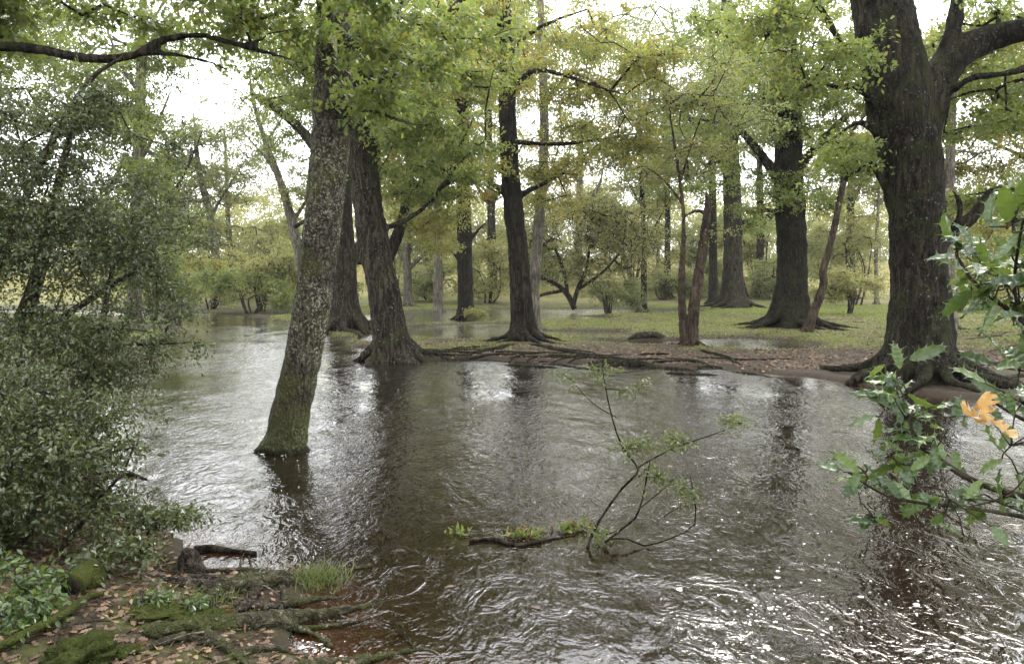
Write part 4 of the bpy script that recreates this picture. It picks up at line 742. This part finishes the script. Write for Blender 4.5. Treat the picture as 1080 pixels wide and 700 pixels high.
# lawn grass on the far bank, only where the ground is grassy
k = 90000; x = g.uniform(-12, 26, k); y = g.uniform(19, 50, k); h = hfun(x, y); m = (h > .03) & (n2(x, y, .5, 3, 71) > -.1 - .012 * (y - 24)); C = np.stack([x, y, h], -1)[m]
blades('grass', 'short cropped grass on the far bank', 'grass', 'stuff', C, 90000, .07, .15, 'grass', g, .009)

def scatter_leaves(name, label, x, y, size, tmpl, mat, g, zoff=.006, tilt=.35, water=False):
    h = hfun(x, y); z = np.maximum(h, wav(x, y) if water else h) + zoff; n = len(x)
    LV, LF = leafset(np.stack([x, y, z], -1), g.normal(0, 1, (n, 3)) * np.array([1, 1, .12]), g.normal(0, tilt, (n, 3)) + np.array([0, 0, 1.]), size * g.uniform(.6, 1.3, n), tmpl)
    return tag(mesh(name, LV, LF, M[mat], smooth=False), label, 'leaves', kind='stuff')
k = 52000; x = g.uniform(-8, 26, k); y = 15 + 24 * g.uniform(0, 1, k) ** 1.4; h = hfun(x, y); m = h > .03
scatter_leaves('fallen_leaves', 'brown oak leaves littering the far bank', x[m], y[m], .085, KITE, 'litter', g)
k = 16000; x = g.uniform(-5, .3, k); y = g.uniform(2.6, 7.5, k); h = hfun(x, y); m = h > .04
scatter_leaves('fallen_leaves', 'curled brown oak leaves covering the near bank', x[m], y[m], .05, OAKS, 'litter', g, .008, .55)
# foam flecks drifting on the river
b = NB('river foam'); b.out(b.n('ShaderNodeBsdfPrincipled', {'Base Color': (.5, .48, .42, 1), 'Roughness': .7}).outputs[0]); M['foam'] = b.m
FO = []
for px, py, sx, sy, k in [(300, 478, 20, 3, 24), (900, 600, 100, 55, 45), (795, 632, 22, 16, 34), (800, 655, 40, 30, 30), (960, 560, 70, 45, 20), (700, 590, 60, 40, 8), (930, 650, 60, 12, 24), (325, 500, 20, 50, 20), (600, 470, 200, 50, 16), (330, 690, 18, 8, 60), (240, 640, 6, 4, 5), (460, 400, 60, 14, 30)]:
    for _ in range(k):
        q = G(min(1150, px + g.normal(0, 1) * sx), np.clip(py + g.normal(0, 1) * sy, 392, 760))
        if hz(q[0], q[1]) < -.005: FO.append((q[0], q[1], g.uniform(.005, .012) * (2.2 if g.uniform() < .2 else 1)))
FO = np.array(FO); n = len(FO); th = np.linspace(0, 2 * np.pi, 9, endpoint=False); rr = FO[:, 2:3] * g.uniform(.5, 1.25, (n, 9)); a0 = g.uniform(0, 6.28, (n, 1)); el = g.uniform(.35, 1, (n, 1))
dx = rr * np.cos(th); dy = rr * np.sin(th) * el; X = FO[:, :1] + dx * np.cos(a0) - dy * np.sin(a0); Yv = FO[:, 1:2] + dx * np.sin(a0) + dy * np.cos(a0)
Zv = wav(X, Yv) + .003; cc = np.stack([FO[:, 0], FO[:, 1], wav(FO[:, 0], FO[:, 1]) + .007], -1)
V = np.concatenate([np.stack([X, Yv, Zv], -1), cc[:, None]], 1).reshape(-1, 3); o = np.arange(n)[:, None] * 10
tag(mesh('foam', V, np.concatenate([o + np.array([j, (j + 1) % 9, 9]) for j in range(9)]), M['foam']), 'white foam flecks drifting on the brown river', 'foam', kind='stuff')

# ------------------------------------------------------------------ sapling in midstream and the drift caught by it
Ys = float(G(622, 577)[1])
shrub('willow_sapling', 'spindly half drowned sapling with few leaves standing in the middle of the river', 640, 500, Ys, (.3, .3, .3), 74, 'sapling_leaf', .032, .1, seed=70, n_tw=4, n_lf=5, r_tip=.0013, tmpl=LEAF, step=.07, cat='sapling', smat='bark_oak', srad=.62, n_stem=0,
      stems=[[(618, 582, 6), (624, 565, 5.5), (634, 546, 5), (655, 516, 4.6), (671, 500, 4.4), (671, 490, 3.6), (656, 470, 3), (646, 442, 2.4), (639, 410, 2), (634, 380, 1.4)],
             [(638, 572, 4), (655, 558, 3.6), (670, 546, 3.4), (678, 525, 3), (682, 503, 2.6), (686, 485, 2)], [(671, 494, 3), (695, 480, 2.4), (722, 468, 2), (755, 457, 1.6), (785, 445, 1.2)],
             [(642, 568, 3.6), (662, 568, 3), (680, 575, 3), (708, 567, 2.8), (733, 552, 2.4), (731, 520, 1.8), (728, 500, 1.4)], [(650, 440, 1.6), (625, 425, 1.3), (602, 400, 1)], [(676, 535, 1.4), (700, 515, 1.2), (716, 500, 1)], [(700, 545, 1.2), (716, 535, 1), (745, 530, .8)]],
      ells=[(634, 395, 0, .05, .06, .1), (605, 400, 0, .07, .06, .03), (655, 412, 0, .08, .06, .03), (672, 470, 0, .08, .08, .1), (690, 500, 0, .07, .06, .1), (720, 465, 0, .14, .1, .04), (772, 448, 0, .1, .1, .04), (728, 505, 0, .07, .06, .1), (680, 405, 0, .03, .04, .02), (640, 560, 0, .1, .08, .04)])
def drift(px, py, label, nl, nb, yellow, seed):
    g = np.random.default_rng(seed); c = G(px, py); root = thing('drift_clump', c, label, 'drift', 'drift caught in the current by the sapling'); mb = MB()
    for _ in range(nb):
        a = g.uniform(0, 6.28); l = g.uniform(.06, .16); q = c + np.array([g.normal(0, .07), g.normal(0, .03), .008]); e = np.array([math.cos(a) * l, math.sin(a) * l * .4, g.uniform(-.2, .6) * l])
        mb.add(*tube(np.array([q - e * .5, q + g.normal(0, .01, 3), q + e * .5]), [.002, .003, .0012], 6))
    mb.build('twigs', M['bark_red'], root)
    p_ = c + np.stack([g.normal(0, .075, nl), g.normal(0, .035, nl), g.uniform(.005, .1, nl) * g.uniform(.3, 1, nl)], -1)
    V, F = leafset(p_, g.normal(0, 1, (nl, 3)), g.normal(0, .8, (nl, 3)) + np.array([0, 0, .8]), g.uniform(.02, .045, nl) * 1.25, LEAF); mesh('leaves', V, F, M['oak_leaf' if yellow else 'litter'], root, smooth=False)
    k = nl; p_ = c + np.stack([g.normal(0, .07, k), g.normal(0, .03, k), g.uniform(.01, .03, k)], -1); V, F = leafset(p_, g.normal(0, .8, (k, 3)) + np.array([.2, 0, .55]), g.normal(0, 1, (k, 3)), g.uniform(.03, .11, k), (LEAF[0] * np.array([1, .5, 1]), LEAF[1])); mesh('foliage', V, F, M['oak_leaf_dark'], root, smooth=False)
drift(487, 564, 'small drift clump with a yellow leaf, apart from the others', 16, 4, True, 1)
drift(550, 568, 'wide bristly drift clump of twigs and grass in the current', 70, 16, False, 2)
drift(603, 560, 'leafy brown drift clump lodged against the foot of the sapling', 75, 12, False, 3)
stick('drift_twig', 'long dark twig lying just at the surface beside the bristly drift clump', 'twig', [(495, 573, 3, .012), (520, 571, 4, .016), (545, 577, 4, .014), (575, 572, 3, .014), (606, 566, 2, .012)], 'bark_dark')

g = np.random.default_rng(15)
for i, (px, py) in enumerate([(360, 560), (420, 520), (700, 640), (840, 600), (560, 640), (760, 560), (470, 620), (250, 545), (890, 655), (640, 430), (380, 470)]):
    q = G(px, py); V, F_ = leafset(np.array([[q[0], q[1], float(wav(q[:1], q[1:2])[0]) + .006]]), g.normal(0, 1, (1, 3)) * np.array([1, 1, .05]), np.array([[0, 0, 1.]]) + g.normal(0, .12, (1, 3)), np.array([.06]), OAKS)
    tag(mesh('floating_leaf', V, F_, M['litter'], smooth=False), 'single brown leaf drifting on the open river', 'leaf', 'leaves drifting on the river')
# ------------------------------------------------------------------ roots, log and litter along the far bank
g = np.random.default_rng(9)
def groundline(px0, py0, px1, py1, r, n, g, wig=.12, z0=.006):
    a, b_ = G(px0, py0, .1), G(px1, py1, .1); t = np.linspace(0, 1, n)[:, None]; p_ = a + (b_ - a) * t; L = np.linalg.norm(b_ - a)
    p_[:, :2] += np.cumsum(g.normal(0, wig, (n, 2)), 0) * L * .14 * np.sin(t * np.pi); p_[:, 2] = np.maximum(hfun(p_[:, 0], p_[:, 1]), -.04) + r * .35 + z0 - (r + z0 + .03) * np.clip((np.abs(t[:, 0] - .5) - .3) / .2, 0, 1); return p_
RT = [(430, 372, 520, 378, .09), (450, 376, 560, 372, .08), (545, 362, 480, 378, .1), (556, 362, 640, 381, .1), (600, 372, 700, 384, .1), (640, 379, 760, 388, .12), (660, 384, 740, 378, .07), (700, 376, 800, 392, .08), (735, 368, 790, 386, .08),
                                          (560, 378, 650, 386, .09), (470, 368, 530, 364, .06), (490, 374, 580, 381, .08), (760, 385, 850, 398, .08), (580, 366, 640, 372, .05), (1035, 372, 1100, 362, .07), (1020, 388, 1090, 380, .07), (1010, 360, 1080, 350, .06), (1040, 400, 1120, 395, .08), (1000, 375, 1060, 395, .07), (690, 388, 770, 391, .1), (520, 380, 610, 384, .1)]
gr = np.random.default_rng(33)
for _ in range(52):
    x0 = gr.uniform(430, 770); y0 = 371 + (x0 - 430) * .03 + gr.uniform(-5, 8); RT.append((x0, y0, x0 + gr.uniform(25, 110) * gr.choice([-1, 1]), y0 + gr.uniform(-4, 6), gr.uniform(.03, .075)))
for i, (x0, y0, x1, y1, r_) in enumerate(RT):
    r_ *= .6 if i > 20 else .7
    p_ = groundline(x0, y0, x1, y1, r_, 9, g); q, rr = resample(p_, r_ * np.linspace(1, .35, 9) * g.uniform(.8, 1.2, 9), .08)
    mb = MB(); mb.add(*tube(q, rr, 10, noise=.45, nf=5, seed=i))
    behind = x0 >= 1000
    tag(mb.build('bank_root', M['root' if behind else 'bark_big']), 'exposed root crossing the trodden bank beyond the massive oak' if behind else 'dark exposed root snaking along the edge of the far bank', 'root', 'roots on the trodden bank' if behind else 'roots along the far bank edge')
c = on(683, 357); V, f, t = tube(*resample([c + np.array([-.62, -.1, -.02]), c + np.array([-.3, .05, .06]), c + np.array([.1, .12, .1]), c + np.array([.4, .1, .05]), c + np.array([.66, .22, .0])], [.04, .09, .12, .1, .03], .05), 18, noise=.7, nf=5)
tag(mesh('rotten_log', V, [f, t], M['bark_oak']), 'short dark rotten log lying on the lawn beside the twin stemmed tree', 'log')
c = on(925, 385); 
# ------------------------------------------------------------------ near holly sprays and the caught oak leaves
def holly_leaf_template():
    st = [(0, .01, 0, 0)]; ns = 5; env = lambda t: .235 * math.sin(math.pi * min(1, .05 + t * .93)) ** .7
    for i in range(ns):
        t0 = .06 + i * .185; k = 1 if i % 2 else -.7
        st += [(t0, env(t0) * .74, 0, 0), (t0 + .07, env(t0 + .07) * .86, .04 * k, .02), (t0 + .105, env(t0 + .1) * 1.0 + .075, .16 * k, .075), (t0 + .13, env(t0 + .13) * .84, .04 * k, .0)]
    st += [(.98, .02, -.02, 0), (1.09, .002, -.1, 0)]; v = []
    for t, w_, zz, fx in st: v += [(t + fx, -w_, zz + .05), (t, -w_ * .5, .045), (t, 0, -.01), (t, w_ * .5, .045), (t + fx, w_, zz + .05)]
    v = np.array(v); v[:, 2] -= .16 * v[:, 0] ** 2
    return v, np.array([[i * 5 + j, i * 5 + j + 5, i * 5 + j + 6, i * 5 + j + 1] for i in range(len(st) - 1) for j in range(4)])
HL = holly_leaf_template()
def holly_spray(label, stems, tufts, seed, size=.056, cat='holly branch', mat='holly_near'):
    """stems: [(px, py, width_px, distance)]; tufts: (px, py, distance, leaves, spread m)"""
    g = np.random.default_rng(seed); s0 = stems[0][0]; c0 = P(s0[0], s0[1], s0[3]); root = thing('holly_branch', c0, label, cat); mb = MB(); Pp = []; Dd = []; Nn = []; Sz = []
    tocam = lambda q: unit(np.array([0, 0, CH]) - q)
    for s in stems:
        pts = np.array([P(q[0], q[1], q[3]) for q in s]); rad = [pw(q[2], q[3]) / 2 for q in s]; p_, r_ = resample(pts, rad, .008); mb.add(*tube(p_, r_, 8, noise=.08, nf=60))
        T = unit(np.gradient(p_, axis=0)); k = 3
        while k < len(p_):
            side = unit(np.cross(T[k], g.normal(0, 1, 3))); Pp.append(p_[k]); Dd.append(T[k] * .7 + side); Nn.append(tocam(p_[k]) * .5 + np.array([0, 0, .9]) + g.normal(0, .5, 3)); Sz.append(size * g.uniform(.7, 1.1)); k += int(g.integers(2, 5))
    for px, py, d, n_, sp_ in tufts:
        n_ = int(n_ * 1.7)
        c = P(px, py, d)
        for _ in range(n_):
            q = c + g.normal(0, sp_, 3); Pp.append(q); Dd.append(g.normal(0, 1, 3) + (q - c) / max(sp_, 1e-3) * .6); Nn.append(tocam(q) * .45 + np.array([0, 0, .9]) + g.normal(0, .7, 3)); Sz.append(size * g.uniform(.75, 1.15))
            mb.add(*tube(np.array([c, (c + q) / 2 + g.normal(0, .004, 3), q]), [.0016, .0014, .001], 5))
    V, F_ = leafset(np.array(Pp), np.array(Dd), np.array(Nn), np.array(Sz), HL); mb.build('stem', M['twig'], root); mesh('leaves', V, F_, M[mat], root)
holly_spray('holly branch with glossy spiny leaves reaching over the river below the massive oak', [[(1150, 540, 9, 1.25), (1090, 527, 8, 1.28), (1030, 508, 7, 1.3), (990, 484, 6, 1.33), (962, 462, 5, 1.36), (948, 446, 4, 1.38), (942, 420, 3, 1.4)], [(975, 474, 3.5, 1.34), (960, 448, 3, 1.35), (963, 432, 2.4, 1.36)], [(985, 482, 3, 1.33), (955, 490, 2.4, 1.33), (935, 478, 2, 1.34)]],
            [(945, 400, 1.4, 8, .022), (928, 425, 1.4, 4, .016), (955, 440, 1.36, 7, .025), (1000, 440, 1.32, 4, .02), (940, 480, 1.35, 4, .018), (965, 512, 1.3, 5, .025)], 1)
holly_spray('low holly twig with a few dark drooping spiny leaves over the water', [[(1150, 560, 6, 1.2), (1080, 545, 5, 1.22), (1020, 535, 4, 1.24), (970, 530, 3.5, 1.25), (930, 520, 3, 1.28), (895, 498, 2.2, 1.3)]],
            [(912, 498, 1.28, 4, .016), (918, 540, 1.27, 3, .012), (1000, 525, 1.24, 5, .03), (1050, 528, 1.22, 6, .03)], 2, .05)
holly_spray('upper holly spray at the picture edge with pale shining leaves', [[(1160, 400, 8, 1.1), (1110, 365, 7, 1.14), (1075, 335, 6, 1.18), (1048, 315, 5, 1.22), (1025, 295, 4, 1.24), (1008, 268, 3, 1.26)], [(1075, 335, 4, 1.18), (1070, 300, 3, 1.15), (1074, 260, 3, 1.1), (1080, 230, 2.4, 1.08)]],
            [(1010, 262, 1.25, 4, .014), (1035, 285, 1.22, 8, .022), (1062, 300, 1.18, 9, .025), (1068, 235, 1.08, 6, .02), (1075, 320, 1.2, 6, .02), (1075, 390, 1.2, 4, .02), (1078, 280, 1.12, 4, .02)], 3)
holly_spray('dense holly foliage behind the orange oak leaves', [[(1160, 470, 6, 1.35), (1110, 455, 5, 1.38), (1075, 440, 4, 1.4), (1050, 425, 3, 1.42)]], [(1078, 425, 1.4, 6, .03), (1066, 470, 1.36, 5, .03), (1074, 500, 1.33, 4, .03)], 4, .052)
b = NB('autumn oak leaf'); n = b.noise(b.obj(), 40, 4); c_ = b.ramp(n, [(.28, (.22, .1, .03)), (.4, (.42, .24, .08)), (.55, (.52, .34, .13)), (.7, (.6, .45, .25))])
M['autumn'] = b.out(b.n('ShaderNodeMixShader', {0: .35, 1: b.n('ShaderNodeBsdfPrincipled', {'Base Color': c_, 'Roughness': .5}).outputs[0], 2: b.n('ShaderNodeBsdfTranslucent', {'Color': c_}).outputs[0]}).outputs[0])
for lb, px, py, d, px2, py2, nv, s in [('upright orange oak leaf caught on the holly branch', 1040, 448, 1.22, 1026, 396, (-.2, -1, .3), .07), ('pale orange oak leaf lying flat against the holly branch', 1045, 446, 1.21, 986, 436, (.1, -.5, .9), .068), ('small curled orange oak leaf hanging below the other two', 1042, 436, 1.2, 1056, 458, (.5, -.8, .2), .05)]:
    a = P(px, py, d); e = P(px2, py2, d - .01)
    V, F_ = leafset(a[None], (e - a)[None], np.array([nv], float), s, (np.stack([OAK[0][:, 0], OAK[0][:, 1] * 1.2, OAK[0][:, 2] * 2 + .35 * OAK[0][:, 0] ** 2 + 1.1 * OAK[0][:, 1] ** 2 + .05 * np.sin(14 * OAK[0][:, 0] + 9 * OAK[0][:, 1])], 1), OAK[1])); tag(mesh('oak_leaf', V, F_, M['autumn'], smooth=True), lb, 'leaf')


# ------------------------------------------------------------------ damp air
xs2, ys2, zs2 = (-195, 195), (-25, 280), (-3, 45)
V = np.array([(x, y, z) for z in zs2 for y in ys2 for x in xs2], float)
b = NB('damp air'); b.out(None, b.n('ShaderNodeVolumePrincipled', {'Color': (.93, .96, 1, 1), 'Density': .00026, 'Anisotropy': .2}).outputs[0]); M['haze'] = b.m
tag(mesh('haze', V, np.array([[0, 2, 3, 1], [4, 5, 7, 6], [0, 1, 5, 4], [2, 6, 7, 3], [0, 4, 6, 2], [1, 3, 7, 5]]), M['haze'], smooth=False), 'thin damp haze filling the woodland air', 'haze', kind='stuff')
